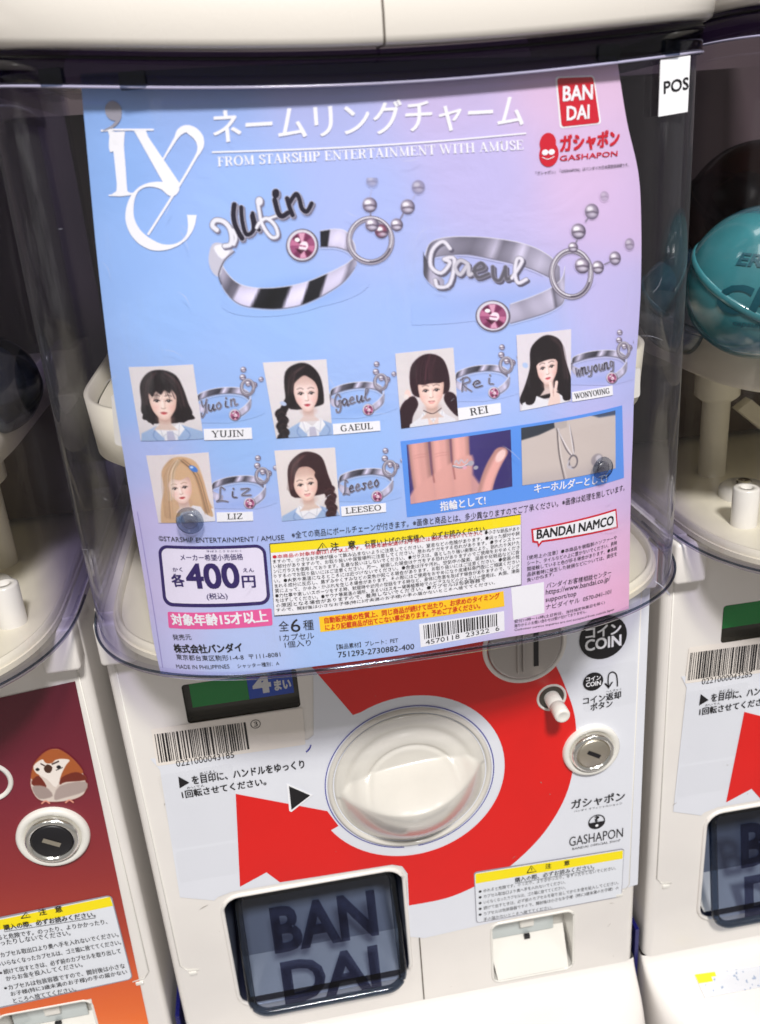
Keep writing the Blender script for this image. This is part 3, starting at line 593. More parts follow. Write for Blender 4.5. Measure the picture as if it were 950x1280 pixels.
def ring_one(X, Y, Q):
    A = Art(X, Y, poster_bg(X, Y)); Z = lambda p: zz((240, 220), .3158, p)
    for p in ((352, 470), (460, 440)): A.ell(*Z([p])[0], 44, 14, (110, 146, 220), 24, -8, .22)
    for x, y, r, al in ((697, 110, 29, 1), (850, 118, 29, .9), (893, 43, 27, .45), (706, 20, 24, .3)): (a, b), = Z([(x, y)]); ball(A, a, b, r*.3158, al)
    A.line(Z([(699, 140), (703, 165)]), 2.0, (128, 122, 142), 1); A.line(Z([(832, 142), (818, 168)]), 2.0, (128, 122, 142), 1); A.line(Z([(866, 92), (882, 68)]), 1.0, (170, 166, 190), 1, .6); A.line(Z([(698, 82), (704, 50)]), 1.0, (170, 166, 190), 1, .5)
    band(A, Z([(500, 240), (560, 237), (605, 250), (636, 290), (640, 320)]), [10, 11, 12, 10, 8], [(0, 26), (.16, 24), (.2, 225), (.5, 236), (.62, 150), (.8, 190), (1, 90)])
    band(A, Z([(112, 300), (112, 350), (130, 405), (190, 462), (300, 478), (420, 462), (520, 420), (600, 372), (645, 322)]), [12, 13, 13, 13, 14, 14, 13, 11, 6],
         [(0, 205), (.14, 170), (.2, 100), (.24, 120), (.26, 226), (.35, 240), (.375, 24), (.44, 8), (.525, 22), (.55, 236), (.635, 240), (.655, 20), (.745, 30), (.77, 226), (.88, 222), (.93, 130), (1, 190)])
    A.poly(Z([(66, 320), (80, 262), (120, 258), (165, 290), (128, 330), (110, 390), (80, 370)]), (200, 198, 212), 1.2, sm_=3); A.poly(Z([(86, 275), (118, 262), (150, 285), (118, 320)]), (240, 240, 248), 1.6, sm_=3); A.line(Z([(166, 290), (128, 325), (106, 380), (116, 420)]), 1.6, (92, 88, 104), 1.1)
    jump(A, *Z([(700, 247)])[0], 27, 27, 4.0)
    for x, y, r, c in ((745, 212, 28, (120, 64, 84)), (706, 186, 27, (150, 140, 156)), (806, 187, 25, (150, 140, 156))): (a, b), = Z([(x, y)]); ball(A, a, b, r*.3158, 1, c)
    lt = (232, 232, 240); dk = (26, 20, 40)
    S = [([(98, 206), (80, 188), (92, 168), (122, 172), (146, 196), (156, 235), (150, 262), (128, 268)], lt, 17), ([(165, 108), (162, 150), (172, 195), (196, 238)], dk, 20), ([(164, 262), (172, 235), (160, 205)], lt, 12), ([(192, 118), (196, 170), (212, 222), (240, 205), (234, 150)], dk, 17),
         ([(236, 140), (250, 190), (262, 205)], dk, 15), ([(256, 98), (262, 135), (274, 185), (308, 232), (334, 226), (322, 186), (290, 160), (262, 178), (252, 196)], lt, 13), ([(262, 92), (262, 98)], lt, 26), ([(300, 160), (330, 150)], lt, 10), ([(326, 62), (326, 70)], dk, 28), ([(322, 90), (336, 140), (352, 152), (372, 140)], dk, 20), ([(370, 84), (380, 118), (392, 148)], dk, 18), ([(378, 104), (404, 68), (418, 86), (428, 122), (448, 134), (466, 104)], dk, 18)]
    for p, c, wd in S: A.line(Z([(x+5, y+6) for x, y in p]), wd*.33+1.6, (112, 108, 130), 1.0)
    for p, c, wd in S: A.line(Z(p), wd*.33+1.4, (206, 206, 220) if c is dk else (120, 116, 134), 1.0)
    for p, c, wd in S: A.line(Z(p), wd*.33-.3, c, 1.0)
    gem(A, *Z([(430, 266)])[0], 18); return A.img, A.a
SCRIPT = {   # small letters as strokes in a box of 1 x 1, y down
 'G': [[(.8, .2), (.55, .0), (.2, .25), (.15, .7), (.5, .9), (.8, .6), (.6, .5), (.95, .5), (.8, 1.2), (.4, 1.3), (.3, 1.1)]], 'a': [[(.75, .55), (.4, .4), (.15, .7), (.4, 1), (.75, .6), (.8, 1), (1, .9)]], 'e': [[(.1, .75), (.6, .6), (.45, .4), (.15, .65), (.3, 1), (.8, .85)]],
 'u': [[(.1, .45), (.15, .9), (.45, 1), (.7, .5)], [(.7, .45), (.75, .95), (1, .85)]], 'l': [[(.1, .8), (.6, .1), (.35, .0), (.25, .6), (.4, 1), (.8, .85)]], 'Y': [[(.1, .1), (.3, .5), (.6, .4), (.8, 0)], [(.75, .1), (.6, .9), (.2, 1.3), (.1, 1)]],
 'i': [[(.4, .45), (.4, .9), (.7, .95)], [(.45, .15), (.46, .2)]], 'n': [[(.1, .45), (.15, 1)], [(.15, .6), (.5, .4), (.65, .95), (.95, .85)]], 'R': [[(.2, 1), (.3, .05)], [(.1, .2), (.6, 0), (.8, .3), (.3, .55), (.9, 1)]],
 'o': [[(.5, .4), (.15, .7), (.45, 1), (.75, .7), (.5, .4)]], 'w': [[(.0, .45), (.2, 1), (.45, .55), (.6, 1), (.9, .4)]], 'g': [[(.7, .5), (.3, .4), (.2, .8), (.6, .8), (.75, .45), (.7, 1.2), (.3, 1.3)]], 'y': [[(.1, .45), (.2, .85), (.7, .8)], [(.8, .4), (.6, 1.2), (.2, 1.3)]],
 'L': [[(.7, .1), (.4, 0), (.35, .8), (.1, 1), (.5, .95), (.95, 1)]], 'z': [[(.1, .45), (.75, .45), (.15, 1), (.85, 1)]], 's': [[(.7, .45), (.3, .5), (.6, .75), (.4, 1), (.1, .9)]]}
def ring_two(X, Y, Q, name='Gaeul', T=(0, 0, 1, 1), sw=11, small=None):
    """T maps the large picture's px frame onto this one: x0, y0, kx, ky"""
    A = Art(X, Y, poster_bg(X, Y)); ox, oy, kx, ky = T; sx, sy = (X-ox)/kx, (Y-oy)/ky
    B = Art(sx, sy, A.img); sf = 1.0/kx
    Z = lambda p: zz((510, 220), .3158, p)
    B.ell(612, 372, 60, 10, (110, 146, 220), 26, -12, .22)
    for x, y, r, al in ((690, 132, 30, .8), (634, 207, 30, 1), (793, 312, 27, .9), (863, 258, 24, .45), (745, 75, 20, .25)): (a, b), = Z([(x, y)]); ball(B, a, b, r*.3158, al)
    B.line(Z([(664, 168), (672, 158)]), 2.0, (128, 122, 142), 1); B.line(Z([(745, 335), (768, 326)]), 2.0, (128, 122, 142), 1); B.line(Z([(628, 240), (618, 262)]), 2.0, (128, 122, 142), 1)
    band(B, Z([(62, 330), (90, 278), (200, 262), (330, 278), (440, 305), (520, 345), (560, 385)]), [9, 11, 11, 13, 14, 14, 12], [(0, 150), (.06, 100), (.14, 176), (.24, 140), (.36, 118), (.44, 150), (.50, 206), (.55, 128), (.62, 150), (.68, 226), (.73, 170), (.82, 200), (.9, 168), (1, 140)], sf)
    band(B, Z([(578, 400), (566, 440), (520, 475), (450, 505), (365, 535)]), [18, 15, 14, 13, 12.5], [(0, 170), (.15, 206), (.26, 150), (.30, 104), (.35, 206), (.6, 188), (.8, 176), (1, 200)], sf)
    band(B, Z([(56, 330), (62, 350), (92, 392), (130, 420)]), [13, 13, 11, 6], [(0, 60), (.3, 90), (.45, 190), (.7, 200), (1, 160)], sf, False)
    jump(B, *Z([(606, 372)])[0], 25, 29, 4.2)
    for x, y, r in ((612, 268, 20), (650, 340, 31), (716, 347, 26)): (a, b), = Z([(x, y)]); ball(B, a, b, r*.3158)
    n = len(name); x0, y0 = (537, 306); x1, y1 = (648, 322)
    g0, g1 = (238, 238, 246), (120, 116, 134)
    for ps in range(3):
        for i, ch in enumerate(name):
            k = i/n; cw = (x1-x0)/n*1.1; hx = x0+(x1-x0)*k; hy = y0+(y1-y0)*k; hh = 34 if i == 0 else 30; 
            if i == 0: hx -= 6; cw *= 1.35; hy -= 8; hh = 44
            sh = 96 if 3 >= i >= 2 and n > 3 else (206 if i % 2 else 232); cc = (sh, sh-3, sh+8)
            for st in SCRIPT.get(ch, SCRIPT['o']):
                p = [(hx+a*cw, hy+b*hh) for a, b in st]
                if ps == 0: B.line([(a+2, b+2.5) for a, b in p], sw*.5, (92, 88, 106), sf)
                elif ps == 1: B.line(p, sw*.5, (150, 147, 164) if small is None else (228, 226, 236), sf)
                else: B.line(p, sw*.34, cc if small is None else small, sf)
    gem(B, *Z([(305, 545)])[0], 18); return B.img, B.a

def ring_small(X, Y, name, x0, y0):
    A = Art(X, Y, poster_bg(X, Y)); Z = lambda p: [(x0+a/3.52+155-243, y0+b/3.52+445-451) for a, b in p]
    A.ell(*Z([(440, 262)])[0], 24, 4, (96, 138, 214), 12, -8, .25)
    for a, b, r, al in ((527, 57, 3.6, .95), (524, 90, 3.9, 1), (604, 100, 3.2, .9), (574, 124, 4.0, 1)): (p, q), = Z([(a, b)]); ball(A, p, q, r, al)
    band(A, Z([(322, 205), (330, 178), (390, 155), (460, 146), (520, 152), (552, 172)]), [3.5, 4.0, 4.0, 3.8, 4, 4.6], [(0, 90), (.1, 50), (.2, 220), (.30, 90), (.48, 60), (.56, 240), (.66, 80), (.8, 226), (1, 120)], .8)
    band(A, Z([(560, 170), (556, 205), (535, 230), (505, 252)]), [5.6, 5.6, 5, 4.4], [(0, 120), (.2, 214), (.4, 150), (.6, 220), (1, 180)], .8)
    band(A, Z([(318, 198), (332, 222), (372, 236)]), [4.4, 5, 4.2], [(0, 70), (.3, 190), (.6, 226), (1, 160)], .8, False)
    jump(A, *Z([(545, 134)])[0], 7.5, 9, 1.1); (p, q), = Z([(548, 118)]); ball(A, p, q, 3.6)
    n = len(name); a0 = np.array((338., 206.)); a1 = np.array((500., 168.))
    for ps in range(3):
        for i, ch in enumerate(name):
            k = i/n; cw = 162/n*1.05; h0 = a0+(a1-a0)*k; hh = 62 if i == 0 else 50; h0 = h0-(0, 20 if i == 0 else 12)
            for st in SCRIPT.get(ch, SCRIPT['o']):
                p = Z([(h0[0]+a*cw, h0[1]+b*hh) for a, b in st])
                if ps == 0: A.line([(a+.5, b+.6) for a, b in p], 2.6, (74, 78, 110), .9)
                elif ps == 1: A.line(p, 2.3, (224, 224, 236), .8)
                else: A.line(p, 1.45, (34, 28, 46) if i % 2 else (84, 80, 98), .8)
    gem(A, *Z([(490, 257)])[0], 6.6); return A.img, A.a

def shell(name, surf, pts, off0, off1, m, parent, smooth=False):
    """closed prism over an outline given in surface coordinates"""
    n = len(pts); T = tessellate_polygon([[Vector((a, b, 0)) for a, b in pts]])
    V = np.concatenate([surf.map(np.array(pts), off1), surf.map(np.array(pts), off0)])
    F = [tuple(t) for t in T]+[tuple(n+i for i in reversed(t)) for t in T]+[(i, (i+1) % n, n+(i+1) % n, n+i) for i in range(n)]
    return mesh(name, V, F, m, parent, smooth)
def rrect(c, r, k=6):
    P = [np.array(p, float) for p in c]; out = []
    for i in range(4):
        q = P[i]; a = P[i-1]-q; b = P[(i+1) % 4]-q; a /= np.linalg.norm(a); b /= np.linalg.norm(b)
        for j in range(k+1):
            t = j/k*math.pi/2; out.append(tuple(q+a*r*(1-math.sin(t))+b*r*(1-math.cos(t))))
    return out
def quadpx(surf, *px): return [surf.inv(*p) for p in px]

def make_poster():
    S = POSTER; o = empty('poster', (0, 0, 0))
    L = np.array([(99, 92), (104, 150), (118.6, 292), (131, 395), (142, 484), (154, 566), (167, 654), (180, 730), (191, 797), (201.6, 842)])
    Rr = np.array([(770, 70), (783, 150), (798, 217), (801.5, 283), (801, 353), (798.7, 400), (793, 484), (791, 545), (788.5, 620), (786, 761)])
    bot = np.array([(201.6, 842), (240, 844), (300, 843), (408, 831), (519, 816.5), (610, 801), (698, 785.5), (786, 761)])
    nx, ny = 90, 100; V = np.zeros((ny, nx, 2)); Q = np.zeros((ny, nx, 2))
    ls = open_spline(L, 12); rs = open_spline(Rr, 12)
    def at(P, t):
        s_ = np.concatenate([[0], np.cumsum(np.hypot(*np.diff(P, axis=0).T))]); s_ /= s_[-1]; return np.array([np.interp(t, s_, P[:, 0]), np.interp(t, s_, P[:, 1])])
    bs = open_spline(bot, 12)
    for j in range(ny):
        v = j/(ny-1); a, b = at(ls, v), at(rs, v)
        for i in range(nx):
            u = i/(nx-1); p = a+(b-a)*u
            pb = at(bs, u); lb = ls[-1]+(rs[-1]-ls[-1])*u
            p = p+(pb-lb)*v**3; p[1] -= 4*math.sin(math.pi*u)*(1-v)**2   # upper edge bows up slightly
            Q[j, i] = p; V[j, i] = S.inv(*p)
    C = poster_bg(Q[..., 0], Q[..., 1]).reshape(-1, 3)
    VM = vcol_mat('printed_card', 0.33, 0.15)
    grid_mesh('card', S.map(V.reshape(-1, 2), 0.0), C, nx, ny, VM, o)
    # white back and cut edge of the card
    loop = [(0, i) for i in range(nx)]+[(j, nx-1) for j in range(1, ny)]+[(ny-1, i) for i in range(nx-2, -1, -1)]+[(j, 0) for j in range(ny-2, 0, -1)]
    P = np.array([V[j, i] for j, i in loop]); n = len(P); A_, B_ = S.map(P, -0.00002), S.map(P, -0.0004)
    bk = S.map(V.reshape(-1, 2), -0.0004); F = [(i, (i+1) % n, n+(i+1) % n, n+i) for i in range(n)]
    F += [(2*n+j*nx+i, 2*n+(j+1)*nx+i, 2*n+(j+1)*nx+i+1, 2*n+j*nx+i+1) for j in range(ny-1) for i in range(nx-1)]
    mesh('card_back', np.concatenate([A_, B_, bk]), F, WINK, o)
    O1, O2, O3, O4 = 0.00012, 0.00024, 0.00036, 0.00048
    I = lambda off=O2: Ink(S, off)
    # --- title
    I().text('ネームリングチャーム', (268.5, 180.5), (653, 159), 43, 0.018, 4).build('title', WINK, o)
    I().stroke([(265, 190.3), (330, 188.3), (400, 185.7), (470, 181.9), (560, 175.5), (657, 166.7)], 2.0, 4).build('title_rule', WINK, o)
    k = I(); serif(k, 'FROM STARSHIP ENTERTAINMENT WITH AMUSE', (272, 208.2), (654, 187), 12.0); k.build('subtitle', WINK, o)
    # --- emblem
    k = I(); z = lambda P: zz((110, 100), .18743, P); kk = .18743
    k.stroke(z([(82, 338), (160, 331), (300, 331), (436, 331)]), 13*kk); k.stroke(z([(132, 340), (165, 372), (178, 440), (186, 470)]), [6*kk, 60*kk, 86*kk, 84*kk], 4)
    k.stroke(z([(195, 345), (200, 440), (212, 560), (224, 690), (226, 765)]), [98*kk, 74*kk, 70*kk, 66*kk, 80*kk], 4); k.stroke(z([(138, 769), (220, 768), (305, 758)]), [9*kk, 16*kk, 14*kk]); k.poly(z([(150, 768), (196, 735), (250, 735), (300, 762)]))
    k.poly(z([(304, 338), (384, 338), (400, 380), (612, 690), (566, 765), (500, 684), (340, 400)]))
    k.stroke(z([(492, 545), (520, 495), (580, 395), (612, 345), (655, 325), (700, 345), (738, 385), (750, 430), (742, 470), (718, 515), (640, 650), (560, 780), (402, 1032)]), [q*kk for q in (10, 14, 22, 46, 50, 66, 62, 48, 30, 18, 16, 16, 15)], 5)
    k.stroke(z([(596, 712), (560, 742), (505, 708), (440, 697), (380, 705), (330, 735), (296, 790), (280, 860), (282, 930), (310, 1000), (360, 1058), (430, 1100), (500, 1115), (570, 1106), (630, 1076), (670, 1030), (690, 970), (694, 900)]), [q*kk for q in (40, 70, 54, 34, 20, 18, 34, 50, 60, 68, 72, 66, 42, 22, 16, 22, 44, 66)], 5)
    k.build('emblem', WINK, o)
    k = I(); k.stroke(z([(205, 210), (205, 245), (185, 285), (150, 315), (96, 338)]), [q*kk for q in (22, 30, 24, 16, 6)], 5); k.stroke(z([(112, 205), (216, 205)]), 0.1)
    c = S.inv(*z([(165, 205)])[0]); r_ = 0.0029; k.disc(c, r_, px=False); k.build('emblem_comma', GREYI, o)
    # --- maker marks
    I(O1).rect((692.5, 96), (741.5, 94), (751, 155), (699, 161), r=.0012).build('maker_badge_edge', WINK, o)
    b = I(O2).rect((695, 98), (740, 96.3), (748.5, 153.5), (701, 158.5), r=.001).build('maker_badge', REDI, o)
    k = I(O3); k.text('BAN', (702.5, 126.5), (739, 124), 18, .035); k.text('DAI', (707.5, 150.5), (735, 148), 17, .035); k.build('badge_letters', WINK, o)
    k = I(); k.text('ガシャポン', (700, 190.5), (773, 182.5), 21, .05); k.text('GASHAPON', (699, 201.5), (771, 195), 6.6, .03); k.disc((684, 179), .0031, ry=.0033); k.disc((685.5, 193), .0037, ry=.0040); k.build('maker_wordmark', REDI, o)
    k = I(O3); k.disc((680.5, 190.5), .0012, ry=.0009); k.disc((688.5, 190), .0012, ry=.0009); k.stroke([(677, 196.5), (684, 199), (692, 195.5)], .9, 4); k.build('wordmark_eyes', WINK, o)
    I().text('「ガシャポン」「GASHAPON」はバンダイの日本国登録商標です。', (669, 219.3), (785, 208.5), 5, .01).build('trademark_note', BLACK, o)
    # --- large ring pictures
    for nm, cs, fn, d in (('ring_picture', [(255, 222), (548, 222), (548, 396), (255, 396)], ring_one, 1.35), ('ring_picture', [(515, 216), (800, 216), (800, 424), (515, 424)], ring_two, 1.35)):
        picture(nm, S, cs, int((cs[1][0]-cs[0][0])*d), int((cs[2][1]-cs[0][1])*d), fn, O1, VM, o, local=False)
    # --- portraits, small rings and name plates
    D = [(headshot(por_bob, 1.10, 40, 6, -2), [(162.3, 458), (242.3, 454.7), (255, 548), (176.6, 550.7)], (243, 451, 331, 528), 'Yujin', [(255, 535.4), (314.7, 533.9), (315.6, 548), (255.8, 549.7)], 'YUJIN', 'portrait of a person with short black hair'),
         (headshot(por_braid, 1.10, 48, 4, -2), [(328.6, 452.6), (408, 448.8), (415.7, 543), (345.4, 548)], (409, 445, 497, 523), 'Gaeul', [(415.7, 529.5), (474.7, 525.7), (475.5, 538), (416.6, 543)], 'GAEUL', 'portrait of a person with a black braid over the shoulder'),
         (headshot(por_tails, 1.12, 44, 6, 0), [(494, 442), (567, 434.5), (573, 526), (501.4, 535.6)], (566, 424, 650, 502), 'Rei', [(572, 510), (625.6, 503.5), (626.2, 516.6), (573, 525.5)], 'REI', 'portrait of a person with two low tails and a fringe'),
         (headshot(por_long, 1.08, 42, 6, -1), [(646, 419), (714.4, 411.4), (713.5, 501), (650, 513.7)], (711, 405, 792, 481), 'wnyoung', [(714.4, 490), (765, 481.5), (765.6, 493.5), (715, 502)], 'WONYOUNG', 'portrait of a person with long black hair holding two fingers up'),
         (headshot(por_blonde, 1.05, 40, 6, 0), [(183, 569), (261, 565), (269, 651.8), (197.7, 654)], (261, 562, 346, 636), 'Liz', [(270.5, 640.5), (316, 639.5), (316.6, 651), (271, 652.6)], 'LIZ', 'portrait of a person with long blonde hair and a blue clip'),
         (headshot(por_sidebraid, 1.08, 40, 6, 0), [(343, 563), (418.7, 559), (425, 644), (352.6, 651.8)], (420, 553, 502, 627), 'Leeseo', [(426, 632.8), (482, 628), (482.4, 639.2), (427, 645)], 'LEESEO', 'portrait of a person with a dark side braid, smiling')]
    for fn, cs, bx, nm, pl, up, lab in D:
        x0, y0, x1, y1 = bx; kx = (x1-x0)/276.0; ky = (y1-y0)/200.0; T = (x0-520*kx, y0-216*ky, kx, ky)
        picture('small_ring_picture', S, [(x0, y0), (x1, y0), (x1, y1), (x0, y1)], 125, 110, lambda X, Y, Q, nm=nm, x0=x0, y0=y0: ring_small(X, Y, nm, x0, y0), O1, VM, o, local=False)
        q = picture('portrait_photo', S, cs, 112, 132, fn, O2, VM, o, size=(80, 95)); q['label'] = lab
        I(O3).rect(*pl).build('name_plate', WINK, o)
        a, b = np.array(pl[3]), np.array(pl[2]); u_ = (np.array(pl[0])-a); wn = len(up); f = min(.86, .125*wn+.06)
        k = I(O4); serif(k, up, a+(b-a)*(.5-f/2)+u_*.24, a+(b-a)*(.5+f/2)+u_*.24, 7.4*np.linalg.norm(u_)/13); k.build('name_lettering', BLACK, o)
    # --- two usage photographs on a blue field
    I(O1).rect((500.5, 551.6), (777.5, 506.5), (779.6, 597), (508.5, 646)).build('usage_field', SKYI, o)
    picture('usage_photo', S, [(508, 555.8), (638, 536.8), (639.5, 607), (513, 629.5)], 170, 120, photo_hand, O2, VM, o, size=(130, 90))['label'] = 'printed photo of fingers wearing a silver ring'
    picture('usage_photo', S, [(651, 534.7), (768.7, 512.8), (768.7, 585), (652, 606)], 160, 110, photo_bag, O2, VM, o, size=(118, 72))['label'] = 'printed photo of a beige bag with a ring on a chain'
    k = I(O3); k.text('指輪として!', (550, 638), (606, 629.5), 11.5, .02); k.text('キーホルダーとして!', (666.5, 615.5), (757, 602), 11, .02); k.build('usage_caption', WINK, o)
    # --- notes
    k = I(); k.text('©STARSHIP ENTERTAINMENT / AMUSE', (198, 676.5), (355.5, 675), 6.5, .0); k.text('※全ての商品にボールチェーンが付きます。※画像と商品とは、多少異なりますのでご了承ください。※画像は処理を施しています。', (365, 673.5), (780, 613), 9); k.build('notes', BLACK, o)
    I(O1).rect((336.6, 679.7), (650, 641.4), (651, 730), (343, 770)).build('warning_box', WINK, o)
    I(O2).rect((337.4, 680.8), (649.5, 642.3), (649.8, 654.6), (338.4, 691.4)).build('warning_heading', YEL, o)
    k = I(O3); k.stroke([(336.9, 680), (650, 641.6), (651, 730), (343, 769.7), (336.9, 680)], 1.0)
    k.text('注　意', (414, 688), (444.5, 684.3), 9.6, .02); k.text('お買い上げのお客様へ　必ずお読みください。', (456, 683), (608, 663.5), 8, .012); k.stroke([(396.5, 688.3), (403.2, 678.6), (410, 686.8), (396.5, 688.3)], 1.2); k.stroke([(403.2, 681.5), (403.4, 685)], 1.0)
    lines = ['に絶対に与えないでください。●小さな部品があり', 'ますので、小さなお子様が誤って飲み込まないように注意してください。窒息などの危険があります。●尖った部分や鋭',
     'い部分がありますので、お取り扱いや保管場所に注意してください。思わぬケガをする恐れがあります。●ラインストー', 'ンにガラスを使用しております。乱暴な扱いはしないでください。●ガラスは、落としたり強い衝撃により、割れたり欠けた',
     'りするのでお取り扱いにはご注意ください。万一、破損した場合はケガをする恐れがありますのでご使用をおやめくださ', 'い。●火気や高温になるところには近づけないでください。●合金は汗や汚れ、空気中の酸素、温泉や化粧品などに含',
     'まれる成分に反応し、黒ずみやくすみなどの変色が起こる場合があります。お取り扱いにはご注意ください。●金属の性', '質によって、かゆみ・かぶれを生じる場合があります。その際にはご使用をおやめになり皮膚科専門医にご相談ください',
     '●力仕事や激しいスポーツをする時、就寝時や幼児の世話をする時など、身体に危害を及ぼす場合がありますので、リング', 'をはずしてください。●サウナ等高温の場所、あるいはスキー場等極寒地でのピアスなどのジュエリー使用は、火傷、凍傷',
     'の原因となる場合がありますので、着用しないでください。●カプセルは包装容器で', 'すので、開封後は小さなお子様(特に3才未満のお子様)の手の届かないところへ捨ててください。']
    n = len(lines)
    for i in range(n):
        yl = 698.8+i*6.05+ (i*.02); yr = 661.8+i*5.85; xl = 341+i*.42
        if i == 0:
            red = I(O3); red.text('●本商品の対象年齢は15才以上です。対象年齢未満のお子様には', (xl, yl), (xl+.64*(648-xl), yl+(yr-yl)*.64), 5.0, .011, 1)
            k.text('●小さな部品があり', (xl+.86*(648-xl), yl+(yr-yl)*.86), (648, yr), 5.0, 0, 1); red.text('絶対に与えないでください。', (xl+.645*(648-xl), yl+(yr-yl)*.645), (xl+.85*(648-xl), yl+(yr-yl)*.85), 5.0, .011, 1); red.build('warning_red_line', REDI, o)
        else:
            f = 1.0 if i < n-2 else (.86 if i == n-2 else .9); k.text(lines[i], (xl, yl), (xl+f*(648.5-xl), yl+(yr-yl)*f), 5.2, 0, 1)
    k.build('warning_text', BLACK, o)
    I(O1).rect((398.6, 771), (629, 738.3), (630.3, 757.5), (400.5, 790)).build('notice_box', YEL2, o)
    k = I(O2); k.text('自動販売機の性質上、同じ商品が続けて出たり、お求めのタイミング', (406, 779.2), (624, 747.5), 7.4, .025); k.text('により記載商品が出てこない事があります。予めご了承ください。', (407, 788), (600, 760), 7.4, .025); k.build('notice_text', ORI, o)
    # --- price
    I(O1).rect((196, 681.5), (331.5, 680.5), (338.5, 755.5), (204, 757.5), r=.0042).build('price_box_border', NAVY, o)
    I(O2).rect((200.5, 685.5), (328, 684.5), (334, 751.5), (207.8, 753.3), r=.0030).build('price_box', LILACI, o)
    k = I(O3); k.text('メーカー希望小売価格', (225.5, 701), (304, 700.2), 8, .015); k.text('かく', (216, 715), (228, 714.8), 5, .02); k.text('各', (216.5, 733.8), (231.5, 733.2), 15.5, .03); k.text('400', (235.4, 735.5), (300, 734.5), 30, .035, 4); k.text('円', (303.5, 734.8), (319.6, 734.4), 14.5, .03); k.text('えん', (304, 715.6), (317.5, 715.2), 5, .02)
    k.text('(税込)', (259, 751), (285, 750), 9, .015); k.text('きぼうこうりかかく', (258, 690.8), (302, 690.3), 2.6, .01, 1); k.build('price_text', NAVY, o)
    I(O1).rect((209, 765), (339.4, 760.7), (340.8, 781.8), (210.8, 785), r=.0007).build('age_bar', PINK, o)
    I(O2).text('対象年齢15才以上', (215.8, 781.2), (335, 777.2), 14.2, .035, 3).build('age_text', WINK, o)
    k = I(); k.text('発売元', (217, 800), (240, 799.6), 7); k.text('株式会社バンダイ', (219, 815), (303.5, 813.8), 10.5, .03); k.text('東京都台東区駒形1-4-8  〒111-8081', (221.5, 823.8), (351, 820.6), 7); k.text('MADE IN PHILIPPINES', (221.5, 834.6), (287.5, 834.6), 4.8, .01); k.text('シャッター種別：A', (297.5, 834.5), (349.5, 831), 5.2, .01)
    k.text('全', (349, 789), (361.5, 788.3), 12.5, .01); k.text('6', (364, 790), (376, 789.2), 16, .01, 3); k.text('種', (379.5, 787.8), (392.5, 786.8), 12.5, .01); k.text('1カプセル', (350, 801), (393, 797.6), 8, .01); k.text('1個入り', (356.5, 809.7), (389, 806.7), 8, .01)
    k.text('【製品素材】プレート：PET', (421, 811.8), (497.6, 803), 6.6); k.text('751293-2730882-400', (422.8, 821.6), (517.8, 811.2), 7, .012); k.build('maker_lines', BLACK, o)
    I(O1).rect((523.6, 779.9), (630, 763.5), (630.8, 788.5), (526, 809.2)).build('barcode_box', WINK, o)
    k = I(O2); r = random.Random(3); x = 0.05
    while x < .93:
        wd = r.choice((.008, .008, .014, .02)); q = lambda f, g: tuple((np.array((523.6, 779.9))*(1-f)+np.array((630, 763.5))*f)*(1-g)+(np.array((526, 809.2))*(1-f)+np.array((630.8, 788.5))*f)*g)
        k.rect(q(x, .08), q(x+wd, .08), q(x+wd, .68), q(x, .68)); x += wd+r.choice((.008, .012, .016))
    k.text('4570118  23322  6', q(.06, .93), q(.94, .93), 5.8, .0); k.build('barcode_print', BLACK, o)
    I(O1).stroke([(171, 640), (183, 712), (194, 776), (204, 834)], .8, 3).build('fold_line', FOLD, o)
    # --- maker panel at lower right
    I(O1).poly([(663, 660.3), (770, 635.5), (772, 659.6), (677, 677), (672, 683.5), (670.5, 678.2), (664.5, 677.2)]).build('wordmark_red_frame', REDI, o)
    I(O2).poly([(665.3, 662), (768.3, 638.2), (770, 657.8), (676, 674.6), (672.5, 679), (671.6, 675.4), (666.6, 674.8)]).build('wordmark_field', WINK, o)
    I(O3).text('BANDAI NAMCO', (669.8, 672.6), (765.5, 655), 11.2, .03, 3).build('wordmark_letters', BLACK, o)
    k = I()
    for i, t in enumerate(['〔使用上の注意〕●本商品を樹脂製のソファーや', 'シート、タイルなどの上に置かないでください。長時', '間接触していると色が移る場合があります。●本商', '品装着時に発生した破損などについては、責任を', '負いかねます。']):
        f = .30 if i == 4 else 1; a = np.array((658.3, 699+i*7.0)); b = np.array((770.5, 673.6+i*6.9)); k.text(t, tuple(a), tuple(a+(b-a)*f), 5.4, .0, 1)
    k.text('バンダイお客様相談センター', (682.4, 735), (763.4, 718.4), 7); k.text('https://www.bandai.co.jp/', (681.6, 745), (762, 727.6), 8.6); k.text('support/top', (681.6, 754.2), (720, 746), 8); k.text('ナビダイヤル  0570-041-101', (682, 762), (763.4, 742), 6.8)
    k.text('受付10時〜16時(土日祝日、当社指定休業日を除く)', (642.7, 779.6), (755.6, 755), 4.8, 0, 1); k.text('海外からのお問い合わせは受け付けておりません。', (642.7, 784.6), (733, 766), 4.4, 0, 1); k.text('Customer service inquiries are not accepted from outside Japan', (642.7, 789.6), (767, 763.5), 3.8, 0, 1); k.build('service_lines', BLACK, o)
    I(O1).rect((638.4, 733.9), (679.3, 727), (680.5, 766), (641.6, 775)).build('blank_code_patch', WINK, o)
    tag(o, 'blue and pink poster with silver rings, portraits and a price, inside the clear cover', 'poster')
    return o

